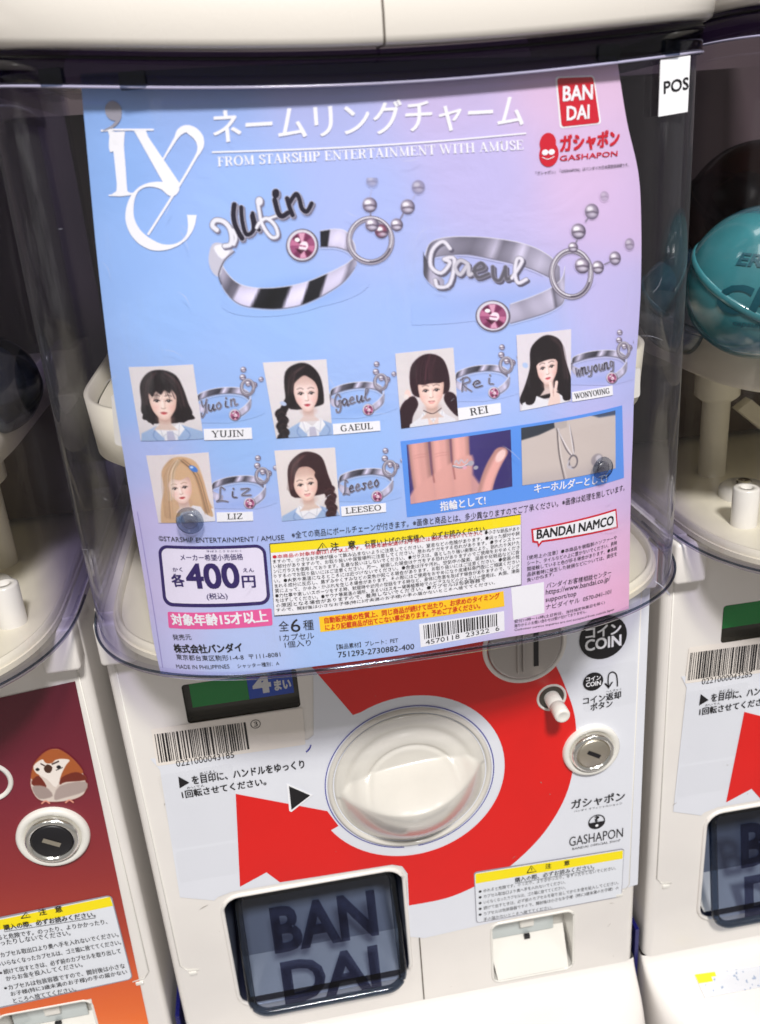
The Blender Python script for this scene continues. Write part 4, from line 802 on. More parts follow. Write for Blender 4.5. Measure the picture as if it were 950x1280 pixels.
# ------------------------------------------------------------------ the vending machines
PITCH = 0.2911
XL, XR = XC-0.1435, XC+0.1395
ZT, ZB = 0.1265, -0.171
def box(name, x0, x1, y0, y1, z0, z1, m, parent, bev=0.0):
    bm = bmesh.new(); bmesh.ops.create_cube(bm, size=1)
    for v in bm.verts: v.co = Vector(((x0+x1)/2+v.co.x*(x1-x0), (y0+y1)/2+v.co.y*(y1-y0), (z0+z1)/2+v.co.z*(z1-z0)))
    if bev: bmesh.ops.bevel(bm, geom=bm.edges[:], offset=bev, segments=3, affect='EDGES', profile=.5)
    me = bpy.data.meshes.new(name); bm.to_mesh(me); bm.free(); me.materials.append(m)
    if bev: me.polygons.foreach_set('use_smooth', np.ones(len(me.polygons), bool)); 
    o = link(bpy.data.objects.new(name, me), parent); return o
def lathe(name, prof, m, parent, centre, axis=(0, -1, 0), n=56, sx=1.0):
    """prof: list of (r, h) ; h along axis"""
    ax = Vector(axis).normalized(); q = Vector((0, 0, 1)).rotation_difference(ax).to_matrix()
    V = []; F = []
    for r_, h in prof:
        for i in range(n):
            t = 2*math.pi*i/n; V.append(tuple(Vector(centre)+q@Vector((r_*math.cos(t)*sx, r_*math.sin(t), h))))
    for j in range(len(prof)-1):
        for i in range(n): F.append((j*n+i, j*n+(i+1) % n, (j+1)*n+(i+1) % n, (j+1)*n+i))
    F.append(tuple(range((len(prof)-1)*n, len(prof)*n)))
    return mesh(name, V, F, m, parent, True)
def tube(name, pts, r_, m, parent, n=8, closed=False):
    V = []; F = []; P = [Vector(p) for p in pts]; k = len(P)
    for i, p in enumerate(P):
        d = (P[(i+1) % k if closed else min(i+1, k-1)]-P[(i-1) % k if closed else max(i-1, 0)]).normalized()
        a = d.cross(Vector((0, 0, 1)) if abs(d.z) < .9 else Vector((0, 1, 0))).normalized(); b = d.cross(a)
        for j in range(n):
            t = 2*math.pi*j/n; V.append(tuple(p+a*r_*math.cos(t)+b*r_*math.sin(t)))
    for i in range(k if closed else k-1):
        i2 = (i+1) % k
        for j in range(n): F.append((i*n+j, i*n+(j+1) % n, i2*n+(j+1) % n, i2*n+j))
    if not closed: F += [tuple(range(n))[::-1], tuple(range((k-1)*n, k*n))]
    return mesh(name, V, F, m, parent, True)
def loft(name, rings, m, parent, cap0=False, cap1=False, smooth=True, closed=False):
    n = len(rings[0]); V = [p for r_ in rings for p in r_]; F = []
    for j in range(len(rings)-1):
        for i in range(n if closed else n-1): i2 = (i+1) % n; F.append((j*n+i, j*n+i2, (j+1)*n+i2, (j+1)*n+i))
    if cap0: F.append(tuple(range(n))[::-1])
    if cap1: F.append(tuple(range((len(rings)-1)*n, len(rings)*n)))
    return mesh(name, V, F, m, parent, smooth)
def rr2(x0, x1, z0, z1, r_, k=6):
    return rrect([(x0, z1), (x1, z1), (x1, z0), (x0, z0)], r_, k)

CHUTE = (-0.1128, -0.0088, -0.1470, -0.0620)
COINR = (0.0430, 0.0950, -0.1670, -0.1190)
WIND = (-0.1130, -0.0548, 0.0568, 0.0800)

def make_cover(o, top_only=False):
    a, yb, D, n = 0.140, 0.018, 0.100, 3.0
    bow = lambda x: -0.018*(x-XC)+0.0100*((x-XC)/.14)**2-0.0045     # the top edge of cover and lid is not level
    zz_ = [0.1282, 0.150, 0.20, 0.25, 0.30, 0.345, 0.3565]
    def rg(e, z):
        f = (z-0.1282)/0.225; return sup(a-.0015*f*f, yb, D, n, z, 110, e, 0.17, lambda x: f*f*bow(x))
    loft('cover', [rg(0, z) for z in zz_], COVER, o); loft('cover_inner_face', [rg(-0.0016, z) for z in zz_], COVERIN, o)
    # lower flange, a rolled lip along the bottom edge
    loft('cover_flange', [rg(0.0002, 0.1286), rg(0.0014, 0.1282), rg(0.0018, 0.1272), rg(0.0014, 0.1262), rg(-0.0012, 0.1262), rg(-0.0016, 0.1284)], FLANGE, o)
    tube('flange_edge', [(x, y, z) for x, y, z in rg(0.0016, 0.1282)][1:-1], 0.0006, CLEARC, o, 6)
    # upper violet band with its lip
    loft('cover_top_band', [rg(0.0008, 0.3450), rg(0.0018, 0.3454), rg(0.0018, 0.3550), rg(0.0005, 0.3556)], RIMC, o)
    tube('band_lip', rg(0.0020, 0.3452)[1:-1], 0.0005, LIPM, o, 6)  # clear lip coloured pale to carry its specular highlight line
    tube('band_lip', rg(0.0020, 0.3535)[1:-1], 0.0006, RIMC, o, 6)
    # lid
    al = 0.1405; Dl = 0.1120; bl = lambda x: -0.018*(x-XC)+0.0100*((x-XC)/.14)**2-0.0045
    L = lambda e, z: sup(al, yb, Dl, 3.0, z, 120, e, 0.20, bl)
    rings = [L(-.017, .3572), L(-.015, .3562), L(-.001, .3556), L(0, .3562), L(.0004, .3580), L(.0008, .364), L(.0002, .370), L(-.0010, .3745), L(-.0035, .379), L(-.008, .3835), L(-.016, .389), L(-.03, .394), L(-.05, .398), L(-.08, .400), L(-.1, .4004)]
    lid = loft('lid', rings, LIDM, o)
    # seam where the two lid halves meet
    g = []; 
    for r_ in rings[1:-3]:
        xs = [p[0] for p in r_[1:-1]]; i = min(range(len(xs)), key=lambda i: abs(xs[i]+0.0085)); g.append(r_[1+i])
    tube('lid_seam', [(p[0], p[1]+0.0001, p[2]) for p in g], 0.00045, SEAM, lid, 6)
def make_inside(o, variant):
    a, yb, D = 0.1375, 0.018, 0.0975
    fl = [(x, y, 0.1266) for x, y, z in sup(a, yb, D, 3.0, 0, 80, -.004, 0.17)]; ft = [(x, y, 0.1292) for x, y, z in fl]
    fu = [(x, y, 0.1262) for x, y, z in sup(a, yb, D, 3.0, 0, 80, -0.0045, 0.17)]
    loft('drum_floor', [fu, fl, ft], INNER, o, True, True, False, True)
    # raised kerb of the floor
    loft('floor_kerb', [sup(a, yb, D, 3, .1292, 80, -.005, .16), sup(a, yb, D, 3, .1328, 80, -.0055, .16), sup(a, yb, D, 3, .1328, 80, -.0068, .16), sup(a, yb, D, 3, .1292, 80, -.008, .16)], INNER, o)
    # capsule hopper: a shallow white trough half way up
    zt_, zb_ = .2330, .2045
    h = lambda e, z: sup(.128, .03, .088, 3.2, z, 70, e, .15)
    loft('hopper', [h(-.006, zb_), h(-.001, zb_+.004), h(.0005, zt_), h(-.0018, zt_), h(-.004, zb_+.022)], INNER, o)
    loft('hopper_floor', [h(-.0061, zb_), h(-.0046, zb_+.0222)], INNER, o, True, True, False, True)
    box('back_wall', XL+.004, XR-.004, .165, .169, .1340, .353, DARKV, o)
    box('inner_back_panel', XL+.006, XR-.006, .125, .129, .1341, .205, INBACK, o)
    for sx in (-1, 1):
        lathe('support_post', [(.0078, 0), (.0078, .045), (.0105, .047), (.0125, .049), (.0125, .0665), (.016, .0700), (.017, .0755)], INNER, o, (sx*.0865, .070, .1290), (0, 0, 1), 24)
        lathe('drive_peg', [(.0066, 0), (.0066, .020), (.006, .0208), (.003, .0209), (.003, .014)], WHITE, o, (sx*.108, -.004, .1290), (0, 0, 1), 24)
        lathe('drive_hub', [(.013, 0), (.013, .005), (.011, .007), (.004, .0075)], WHITE, o, (sx*.088, .032, .1290), (0, 0, 1), 28)
        lathe('hub_screw', [(.0042, 0), (.0042, .0016), (.003, .0024), (.0006, .0016)], CHROME, o, (sx*.088, .032, .1365), (0, 0, 1), 20)
        V = [(sx*.075, .066, .168), (sx*.068, .064, .174), (sx*.050, .020, .150), (sx*.056, .018, .1445)]; V += [(x, y+.007, z) for x, y, z in V]
        mesh('drive_arm', V, [(0, 1, 2, 3), (7, 6, 5, 4), (0, 4, 5, 1), (1, 5, 6, 2), (2, 6, 7, 3), (3, 7, 4, 0)], INNER, o)
def make_body(o, holes=True, n_='body'):
    fx0, fx1 = XL+.005, XR-.005
    outer = [(fx0, ZT), (fx1, ZT), (fx1, ZB), (fx0, ZB)]
    H = [rr2(*CHUTE, .010), rr2(*COINR, .005), rr2(*WIND, .0018)] if holes else [rr2(*COINR, .005)]
    loops = [[Vector((x, z, 0)) for x, z in outer]]+[[Vector((x, z, 0)) for x, z in reversed(h)] for h in H]
    T = tessellate_polygon(loops); flat = [p for l in loops for p in l]
    V = [(p.x, 0.0, p.y) for p in flat]; F = [tuple(t) for t in T]
    # rolled side corners, sides and top
    b = len(V)
    side = [(fx0, 0.0)]+[(fx0-.005*math.sin(t), .005-.005*math.cos(t)) for t in [math.pi/2*i/6 for i in range(1, 7)]]+[(XL, .25)]
    side2 = [(fx0+fx1-x, y) for x, y in side]
    for S_ in (side, side2):
        k = len(V)
        for x, y in S_: V += [(x, y, ZT), (x, y, ZB)]
        for i in range(len(S_)-1): F.append((k+2*i, k+2*i+1, k+2*i+3, k+2*i+2))
    k = len(V); tp = side[::-1]+side2
    V += [(x, y, ZT) for x, y in tp]; F.append(tuple(range(k, k+len(tp))))
    body = mesh(n_, V, F, CREAM, o)
    for p in body.data.polygons: p.use_smooth = False
    # lower ledge rolling forward
    lv = [(ZB, .006, 9, 0), (-.1735, .0075, 8, .0001), (-.176, .0105, 7, .0002), (-.179, .016, 6, .0003), (-.182, .023, 5.4, .0003), (-.1855, .032, 4.9, .0002), (-.1895, .042, 4.4, 0), (-.194, .052, 4.0, -.0004), (-.200, .062, 3.7, -.001), (-.207, .070, 3.5, -.002), (-.217, .076, 3.4, -.003), (-.23, .079, 3.3, -.004), (-.258, .080, 3.3, -.004)]
    led = loft('lower_ledge', [sup(.1430, .006, d, q, z, 100, 0, .25) for z, d, q, e in lv], CREAM, o, False, True)
    led.data.polygons[-1].use_smooth = False
    led.location = (-.002, 0, 0)
    # chute recess
    def recess(name, box_, r_, depth, m, y0=0.0, back=None):
        h = rr2(*box_, r_); n = len(h)
        V = [(x, y0, z) for x, z in h]+[(x, y0+depth, z) for x, z in h]; F = [(i, (i+1) % n, n+(i+1) % n, n+i) for i in range(n)]+[tuple(range(n, 2*n))]
        return mesh(name, V, F, m, o)
    if holes:
        r_ = recess('chute_recess', CHUTE, .010, .075, DARK)
        x0, x1, z0, z1 = CHUTE
        V = [(x0+.003, .046, z0+.036), (x1-.003, .046, z0+.036), (x1-.003, .024, z0+.013), (x0+.003, .024, z0+.013), (x0+.006, .004, z0+.0012), (x1-.006, .004, z0+.0012)]
        mesh('chute_ramp', V[:4], [(0, 1, 2, 3)], RAMPM, o); mesh('chute_tray', V[2:], [(1, 0, 3, 2)], WHITE, o)  # dark recess, grey ramp, white tray: fade into shade put into the colours
        rim = rr2(x0-.0005, x1+.0005, z0-.0005, z1+.0005, .0105)
        tube('chute_rim', [(x, -.0002, z) for x, z in rim], .0012, CREAM, o, 8, True)
        # tilted smoked door
        S_ = Tilt(0.0075, 0.0135/0.074, -.066)
        dpts = rr2(x0+.0062, x1-.0040, z0-.0010, z1-.0022, .0115, 8)
        d = shell('chute_door', S_, dpts, -.0012, .0012, DOORC, o)
        P3 = S_.map(np.array(rr2(x0+.0075, x1-.0053, z0+.0003, z1-.0035, .0105, 8)), .0006)
        tube('door_edge', [tuple(p) for p in P3], .0024, CLEARC, d, 10, True)
        k = Ink(S_, .0018); k.dx = 0
        lc = lambda u, v: (x0+.0062+(x1-x0-.0102)*u, z0-.0010+(z1-z0-.0012)*v)
        for ch_, u0, u1, v0, v1 in (('BAN', .20, .86, .47, .83), ('DAI', .22, .84, .06, .40)):
            V_, T_ = glyphs(ch_, .035, 3); V_ = V_.copy(); a_ = np.array(lc(u0, v0)); b_ = np.array(lc(u1, v1)); k.add(a_+V_*(b_-a_), T_)
        k.build('door_lettering', DOORINK, d)
    x0, x1, z0, z1 = COINR
    recess('coin_return_recess', COINR, .005, .018, WHITE)
    mesh('coin_return_scoop', [(x0+.001, .0160, z0+.021), (x1-.001, .0160, z0+.021), (x1-.002, .007, z0+.010), (x0+.002, .007, z0+.010), (x0+.003, -.0006, z0+.0012), (x1-.003, -.0006, z0+.0012)], [(0, 1, 2, 3), (3, 2, 5, 4)], WHITE, o, True)
    box('coin_return_flap', x0+.001, x1-.008, .0135, .0152, z0+.0205, z1-.001, FLAP, o, .0006)
    box('sensor_block', (x0+x1)/2-.005, (x0+x1)/2+.004, .0095, .0134, z1-.018, z1-.009, WHITE, o, .0006)
    box('drain_slot', (x0+x1)/2-.0018, (x0+x1)/2+.0018, .0115, .0134, z0+.0178, z0+.0206, BLACK, o)
    rim = rr2(x0-.0003, x1+.0003, z0-.0003, z1+.0003, .0052); tube('coin_return_rim', [(x, -.0001, z) for x, z in rim], .0008, WHITE, o, 8, True)
    for sx in (0, 1):
        xx = (XL+.0005, XL+.018) if not sx else (XR-.018, XR-.0005)
        box('cover_bracket', xx[0], xx[1], -.010, .004, .1020, .1255, CREAM, o, .0022)
        e = XL+.0050 if not sx else XR-.0050
        tube('door_edge_highlight', [(e, -.0002, ZT-.004), (e, -.0002, -.106), (e+(.003 if not sx else -.003), -.0002, -.110), (e+(.010 if not sx else -.010), -.0002, -.1115)], .0005, WHITE, o, 6)  # white line modelled for the highlight along the door groove
        box('catch', (XL+.009 if not sx else XR-.0135), (XL+.0135 if not sx else XR-.009), -.0010, .0002, -.1145, -.1120, WHITE, o, .0004)
    box('door_gap', -.0022, -.0014, -.0003, .0001, ZB+.001, -.1065, SEAM, o)
    return led
class Tilt:
    maxlen = None
    def __init__(s, y0, m, z0): s.y0 = y0; s.m = m; s.z0 = z0
    def map(s, P, off):
        P = np.asarray(P, float); n = math.hypot(1, s.m); y = s.y0+s.m*(P[:, 1]-s.z0)*1.0
        return np.stack([P[:, 0], y-off/n, P[:, 1]+off*s.m/n], 1)
DOORINK = glassy('door_letter_tint', (0.20, 0.20, 0.30), (0.05, 0.05, 0.12), 0.08, 0.8)
BACKP = glassy('door_backing_tint', (0.80, 0.82, 0.88), (0.4, 0.4, 0.5), 0.1, 0.6)
FLAP = mat('grey_flap', (196, 204, 204), 0.12, coat=0.6)

def make_window(o, plates, text=True, S=None):
    x0, x1, z0, z1 = WIND; n = None
    h = rr2(*WIND, .0018); n = len(h); V = [(x, -.0001, z) for x, z in h]+[(x, .005, z) for x, z in h]
    w_ = mesh('counter_window', V, [(i, (i+1) % n, n+(i+1) % n, n+i) for i in range(n)]+[tuple(range(n, 2*n))], SMOKE, o)
    zl = z0+(z1-z0)*.33  # plates stop here; the dark strip below imitates a reflection
    if plates == 2:
        box('green_plate', x0+.0035, x0+.0325, .0022, .0040, zl, z1-.0005, GREEN, w_); box('blue_plate', x0+.0326, x1-.0025, .0022, .0040, zl, z1-.0005, BLUEP, w_)
        P = Plane(0, 0.0022); k = Ink(P, .0002)
        for t_, a_, b_ in (('4', (x0+.0350, zl+.0025), (x0+.0445, zl+.0142)), ('まい', (x0+.0460, zl+.0028), (x1-.0035, zl+.0092))):
            V_, T_ = glyphs(t_, .05, 3); a_ = np.array(a_); b_ = np.array(b_); k.add(a_+V_*(b_-a_), T_)
        k.build('window_lettering', WINK, w_)
    else:
        box('green_plate', x0+.0015, x1-.002, .0022, .0040, zl, z1-.0005, GREEN, w_)
    V = [(x, .0006, z) for x, z in h]; mesh('window_pane', V, [tuple(range(n))], RIMW, w_)
RIMW = glassy('window_pane_clear', (0.86, 0.86, 0.86), (0.6, 0.6, 0.65), 0.04, 0.8)

def sheet_outline(C):
    """outline of the printed front label in centre-machine photo px"""
    return [(391, 745), (813, 712), (796.8, 1105), (700, 1133), (530, 1172), (510, 1170), (508.5, 1092), (502, 1082.5), (490, 1080.5), (400, 1095), (290, 1114), (272, 1121), (268, 1125), (225, 1121), (200, 962), (188, 948), (385, 924), (392, 918)]

def make_front_print(o, C, number, red_full=True):
    """C: the panel plane in centre-machine px (the same artwork on every white machine)"""
    sh = Ink(C, .0004).poly(sheet_outline(C)).build('front_label', SHEETM, o)
    # red artwork
    cx, cz = 0.0, 0.0; r2 = .0537
    P = [C.inv(340, 775), C.inv(441, 893)]
    a0 = math.atan2(P[1][1], P[1][0]); a1 = math.atan2(C.inv(411, 1038.5)[1], C.inv(411, 1038.5)[0])-2*math.pi
    while a1 > a0: a1 -= 2*math.pi
    while a1 < a0-2*math.pi: a1 += 2*math.pi
    # clockwise round the top, right and bottom
    a1_ = a1 if a1 < a0 else a1
    for i in range(1, 61):
        t = a0+(a1_-a0)*i/60; P.append((cx+r2*math.cos(t), cz+r2*math.sin(t)))
    P += [C.inv(423, 1031.5), C.inv(409, 1013), C.inv(294.6, 991.5), C.inv(300, 1107.5), C.inv(333, 1089.5), C.inv(350, 1102), C.inv(400, 1094.2), C.inv(490, 1079.8), C.inv(502.5, 1081.8), C.inv(509.2, 1091), C.inv(511, 1131)]
    P += [C.inv(*p) for p in open_spline([(511, 1131), (560, 1121), (603, 1102), (642, 1078), (684, 1034), (711.8, 979), (719.5, 907), (705, 855), (684, 815), (650, 775)], 8)[1:]]
    Ink(C, .0006).poly(P, px=False).build('red_artwork', RED, sh)
    k = Ink(C, .0008); k.ring((0, 0), .0471, .0476, 90, R(-88), R(262)); k.stroke([(388.5, 930), (386.5, 935), (382.5, 939)], 1.6, 3); k.build('blue_ring_line', BLUEI, sh)
    k = Ink(C, .0008)
    k.poly([(223, 969.5), (236.8, 977), (224.6, 984.2)]); k.text('を目印に、ハンドルをゆっくり', (241, 979.5), (380.5, 959), 10.5, .022, 3); k.text('1回転させてください。', (228.5, 997), (333, 980), 9.5, .022, 3)
    k.text('めじるし', (250, 967.6), (271, 964.4), 3.4, .01, 1); k.text('かいてん', (234, 985.4), (256, 982), 3.0, .01, 1)
    Ink(C, .00085).poly([(358.3, 977.8), (391, 992.4), (364.3, 1013.6), (361.5, 1012.5)]).build('pointer_edge', WINK, sh)
    k2 = Ink(C, .0011); k2.poly([(361, 981), (387.6, 992.6), (364.2, 1010.6)]); k2.build('pointer_triangle', BLACK, sh)
    k.build('instruction_lettering', BLACK, sh)
    # barcode sticker
    b = Ink(C, .0005).rect((189, 911), (378, 884), (382, 930), (196, 957), r=.001).build('barcode_sticker', STICK, o)
    k = Ink(C, .0007); rr = random.Random(int(number)); tl, tr, br, bl = map(np.array, ((193., 917.), (309., 901.6), (314., 935.), (198.6, 952.5))); x = 0.0
    q = lambda f, g: tuple((tl*(1-f)+tr*f)*(1-g)+(bl*(1-f)+br*f)*g)
    while x < .985:
        wd = rr.choice((.009, .009, .016, .022)); wd = min(wd, 1-x); k.rect(q(x, 0), q(x+wd, 0), q(x+wd, 1), q(x, 1)); x += wd+rr.choice((.008, .012, .018))
    k.text(number, (221, 957.5), (293, 946), 7.6, .0, 3); k.text('③' if number.endswith('185') else '④', (314, 910.5), (326.5, 908.5), 11, .0, 3); k.build('barcode_print', BLACK, b)
    # coin marks
    Ink(C, .0008).disc((753.3, 795.8), .0134).build('coin_disc', BLACK, sh); Ink(C, .0008).disc((740.8, 851), .0058).build('coin_disc', BLACK, sh); k = Ink(C, .0008)
    k.stroke([(771, 857), (771, 850), (769.5, 842), (765, 839), (760.5, 842), (759.5, 850), (760, 858)], 1.6, 3); k.poly([(754.5, 853.5), (757, 852.8), (760, 857), (763.5, 851.6), (766, 851.2), (760.2, 860)])
    k.text('コイン返却', (728.5, 880), (775.5, 871.5), 9, .02, 3); k.text('ボタン', (737.8, 887.5), (765, 882), 8.5, .02, 3); k.text('へんきゃく', (757, 864.8), (776, 861.6), 2.6, .0, 1)
    k.build('return_lettering', BLACK, sh); k = Ink(C, .0008)
    k.text('ガシャポン', (713.7, 1010.5), (780, 999.5), 11.5, .02, 3); k.text('バンダイ オフィシャルショップ', (717, 1014.5), (777, 1004.5), 2.8, 0, 1); k.text('GASHAPON', (711, 1057), (778, 1045), 11.5, .01, 3); k.text('BANDAI OFFICIAL SHOP', (715, 1061.5), (775, 1050.5), 2.8, 0, 1)
    c = C.inv(745.3, 1026); k.ring(c, .0045, .0052, 32, R(195), R(-25)); k.add([(c[0]+.0052*math.cos(t), c[1]-.0002+.0052*math.sin(t)) for t in np.linspace(math.pi, 2*math.pi, 20)], [(0, i, i+1) for i in range(1, 19)])
    V_, T_ = glyphs('?', .04, 3); k.add(np.array(c)+np.array((-.0016, .0))+V_*np.array((.0032, .0042)), T_); k.build('logo_lettering', BLACK, sh)
    k = Ink(C, .0010); k.text('コイン', (731.5, 797.5), (775, 790.5), 13.5, .035, 3); k.text('COIN', (731, 813), (775.3, 805.5), 13.5, .035, 3); k.build('coin_lettering', WINK, sh); k = Ink(C, .0010); k.text('コイン', (731.8, 851), (749.8, 848.2), 5.4, .03, 2); k.text('COIN', (731.8, 857.8), (750, 854.8), 5.4, .03, 2); k.build('coin_lettering', WINK, sh); Ink(C, .0010).disc((745.3, 1030.5), .0009).build('logo_dot', WINK, sh)
    shell('coin_label_film', C, rrect([C.inv(727, 838), C.inv(796, 824), C.inv(795, 878), C.inv(729, 890)], .003), .00048, .00068, FILM, sh)
    for qd in (((197, 969), (290, 953), (303, 1047), (217, 1061)), ((219, 1064), (298, 1052), (300, 1090), (225, 1103))):
        shell('coin_label_film', C, rrect([C.inv(*p_) for p_ in qd], .002), .00048, .00062, FILM, sh).name = 'clear_tape'
    # caution sticker
    s_ = Ink(C, .0007).rect((591.8, 1089), (779.6, 1059.2), (776.6, 1119.8), (595, 1153), r=.002).build('caution_sticker_edge', GREYI, o)
    Ink(C, .0009).rect((592.8, 1090.2), (778.8, 1060.4), (775.8, 1118.8), (595.8, 1151.8), r=.0018).build('caution_sticker', STICK2, s_)
    Ink(C, .0010).rect((593.8, 1091), (777.8, 1061.6), (777.4, 1071.8), (594.2, 1103)).build('caution_heading', YEL, s_)
    k = Ink(C, .0012); k.stroke([(658, 1089.5), (663.3, 1080.6), (669.5, 1087.4), (658, 1089.5)], 1.1); k.stroke([(663.8, 1083), (663.9, 1086.3)], 1); k.text('注　　意', (681, 1084.5), (711, 1079.3), 6, .02, 2)
    k.text('購入の際、必ずお読みください。', (643, 1101.5), (742, 1084.2), 6, .015, 1); k.stroke([(643, 1102.6), (742, 1085.3)], .5)
    tx = ['ゆれると危険です。のったり、よりかかったり、ゆすったりしないでください。', 'カプセル取出口より奥へ手を入れないでください。', 'いらなくなったカプセルは、ゴミ箱に捨ててください。', '続けて出すときは、必ず前のカプセルを取り出してからお金を投入してください。', 'カプセルは包装容器ですので、開封後は小さなお子様（特に3歳未満のお子様）の']
    en = [.97, .60, .60, .99, .99]
    for i, t in enumerate(tx):
        y0 = 1114+i*7.2; y1 = 1084.5+i*6.3; a = np.array((604., y0)); bb = np.array((774., y1)); k.text(t, tuple(a), tuple(a+(bb-a)*en[i]), 4.6, .005, 1); k.disc((599.6, y0-1.4), .0009)
    k.text('手の届かないところへ捨ててください。', (604, 1149.8), (690, 1134.2), 4.4, 0, 1); k.build('caution_text', BLACK, s_)
STICK = mat('barcode_paper', (232, 224, 216), 0.4, coat=.1)
STICK2 = mat('sticker_white', (226, 229, 236), 0.3, coat=.15)
FILM = glassy('clear_film', (0.996, 0.996, 0.996), (0.97, 0.97, 0.97), 0.10, 0.3)

def make_lock(o, c, tip=(0.0, 0.0), dark=False, k=1.0):
    x, z = c
    b = lathe('lock_bezel', [(.0168*k, 0), (.0166*k, .0022), (.0155*k, .0034), (.0138*k, .0030), (.0122*k, .0010), (.0118*k, -.004)], WHITE, o, (x, 0, z))
    lathe('lock_collar', [(.0130*k, -.004), (.0129*k, .0024), (.0120*k, .0050), (.0108*k, .0058), (.0098*k, .0052), (.0090*k, .0030)], CHROME, b, (x, 0, z))
    p = lathe('lock_cylinder', [(.0092*k, .0020), (.0092*k, .0048), (.0084*k, .0054)], BLACK if dark else STEEL, b, (x, 0, z))
    q = Ink(Plane(0), .0057); t = R(-32); e = np.array((math.cos(t), math.sin(t))); f = np.array((-e[1], e[0])); c_ = np.array((x, z))
    q.add([tuple(c_+e*a*k+f*b_*k) for a, b_ in ((-.0042, .0012), (.0042, .0012), (.0042, -.0012), (-.0042, -.0012))], [(0, 1, 2), (0, 2, 3)]); q.build('key_slot', STEEL if dark else BLACK, p)

def make_dial(o):
    prof = [(.0462, 0), (.0460, .0012), (.0450, .0022), (.0440, .0022), (.0432, .0008), (.0428, -.004)]
    d = lathe('dial_bezel', prof, DIALM, o, (0, 0, 0), n=96)
    # knob: dished disc carrying a broad curved grip
    CA, SA = math.cos(R(5)), math.sin(R(5))
    nr, nt = 70, 200; V = []; F = []
    Rd = .0424
    for i in range(nr+1):
        r_ = Rd*i/nr
        for j in range(nt):
            t = 2*math.pi*j/nt; x, z = r_*math.cos(t), r_*math.sin(t); q = i/nr
            dish = .0020+.0030*(1-float(sm(np.array(q), .78, 1.0)))-.0028*math.exp(-((q-.80)/.07)**2)-.0012*math.exp(-((q-.58)/.03)**2)
            xx = min(1, abs(x)/(Rd*.975)); Hc = .0300*(1-xx**2); s_ = z
            if s_ > 0:
                W2 = .0130*(1-xx**3.2)+.0004; u = (math.sqrt(s_*s_+.0008**2)-.0008)/W2; pr = max(0.0, 1-u); pr = pr*pr*(3-2*pr)*.30+pr*.70
                h = max(dish, dish*(1-pr)+Hc*pr) if pr > 0 else dish
            else:
                W2 = max(1e-5, math.sqrt(max(0, (Rd*.965)**2-x*x))); u = min(1, (math.sqrt(s_*s_+.0009**2)-.0009)/W2); pr = 1-u**1.5
                h = .0012+max(0, Hc-.0012)*pr
            if q >= .999: h = .0006
            V.append((x*CA-z*SA, -h, x*SA+z*CA))
    for i in range(nr):
        for j in range(nt): a = i*nt+j; b = i*nt+(j+1) % nt; F.append((a, b, b+nt, a+nt))
    mesh('dial_handle', V, F, DIALM, d, True)
def make_coin_slot(o, C):
    x, z = C.inv(655.5, 805.5)
    b = lathe('coin_slot_bezel', [(.0232, 0), (.0230, .0012), (.0222, .0022), (.0210, .0018), (.0204, .0004), (.0202, -.003)], CREAM, o, (x, 0, z), n=72)
    p = lathe('coin_slot_plate', [(.0203, -.003), (.0202, .0012), (.0195, .0024), (.0185, .0027)], PLATE, b, (x, 0, z), n=72)
    box('coin_slot_opening', x+.0042, x+.0068, -.0031, -.0020, z-.0125, z+.0125, BLACK, p)
    for dx in (-.0052, -.0022): box('coin_slot_rib', x+dx, x+dx+.0012, -.0044, -.0022, z-.0150, z+.0150, PLATE, p, .0003)
def make_button(o, C):
    x, z = C.inv(689, 871); r_ = 1
    b = lathe('button_socket', [(.0086, 0), (.0084, .0010), (.0076, .0014), (.0068, .0002), (.0066, -.004)], WHITE, o, (x, 0, z), n=36)
    lathe('return_button', [(.0044, -.004), (.0044, .008), (.0040, .0084), (.0040, .009), (.0043, .0094), (.0043, .0168), (.0038, .0178), (.003, .0181), (.0022, .0177)], WHITE, b, (x, 0, z), axis=(0.02, -1, -.05), n=32)
    lathe('socket_hole', [(.0070, .0008), (.0001, .0008)], SMOKE, b, (x, 0, z), n=32)

def white_machine(dx, number, plates, label, full=True):
    o = empty('capsule_machine', (dx, 0, 0)); C = Plane(0.0)
    make_cover(o); make_inside(o, 0); led = make_body(o); make_window(o, plates)
    make_front_print(o, C, number)
    make_dial(o); make_coin_slot(o, C); make_button(o, C); make_lock(o, C.inv(738, 935.8))
    tag(o, label, 'vending machine', 'capsule vending machines standing side by side')
    return o, led

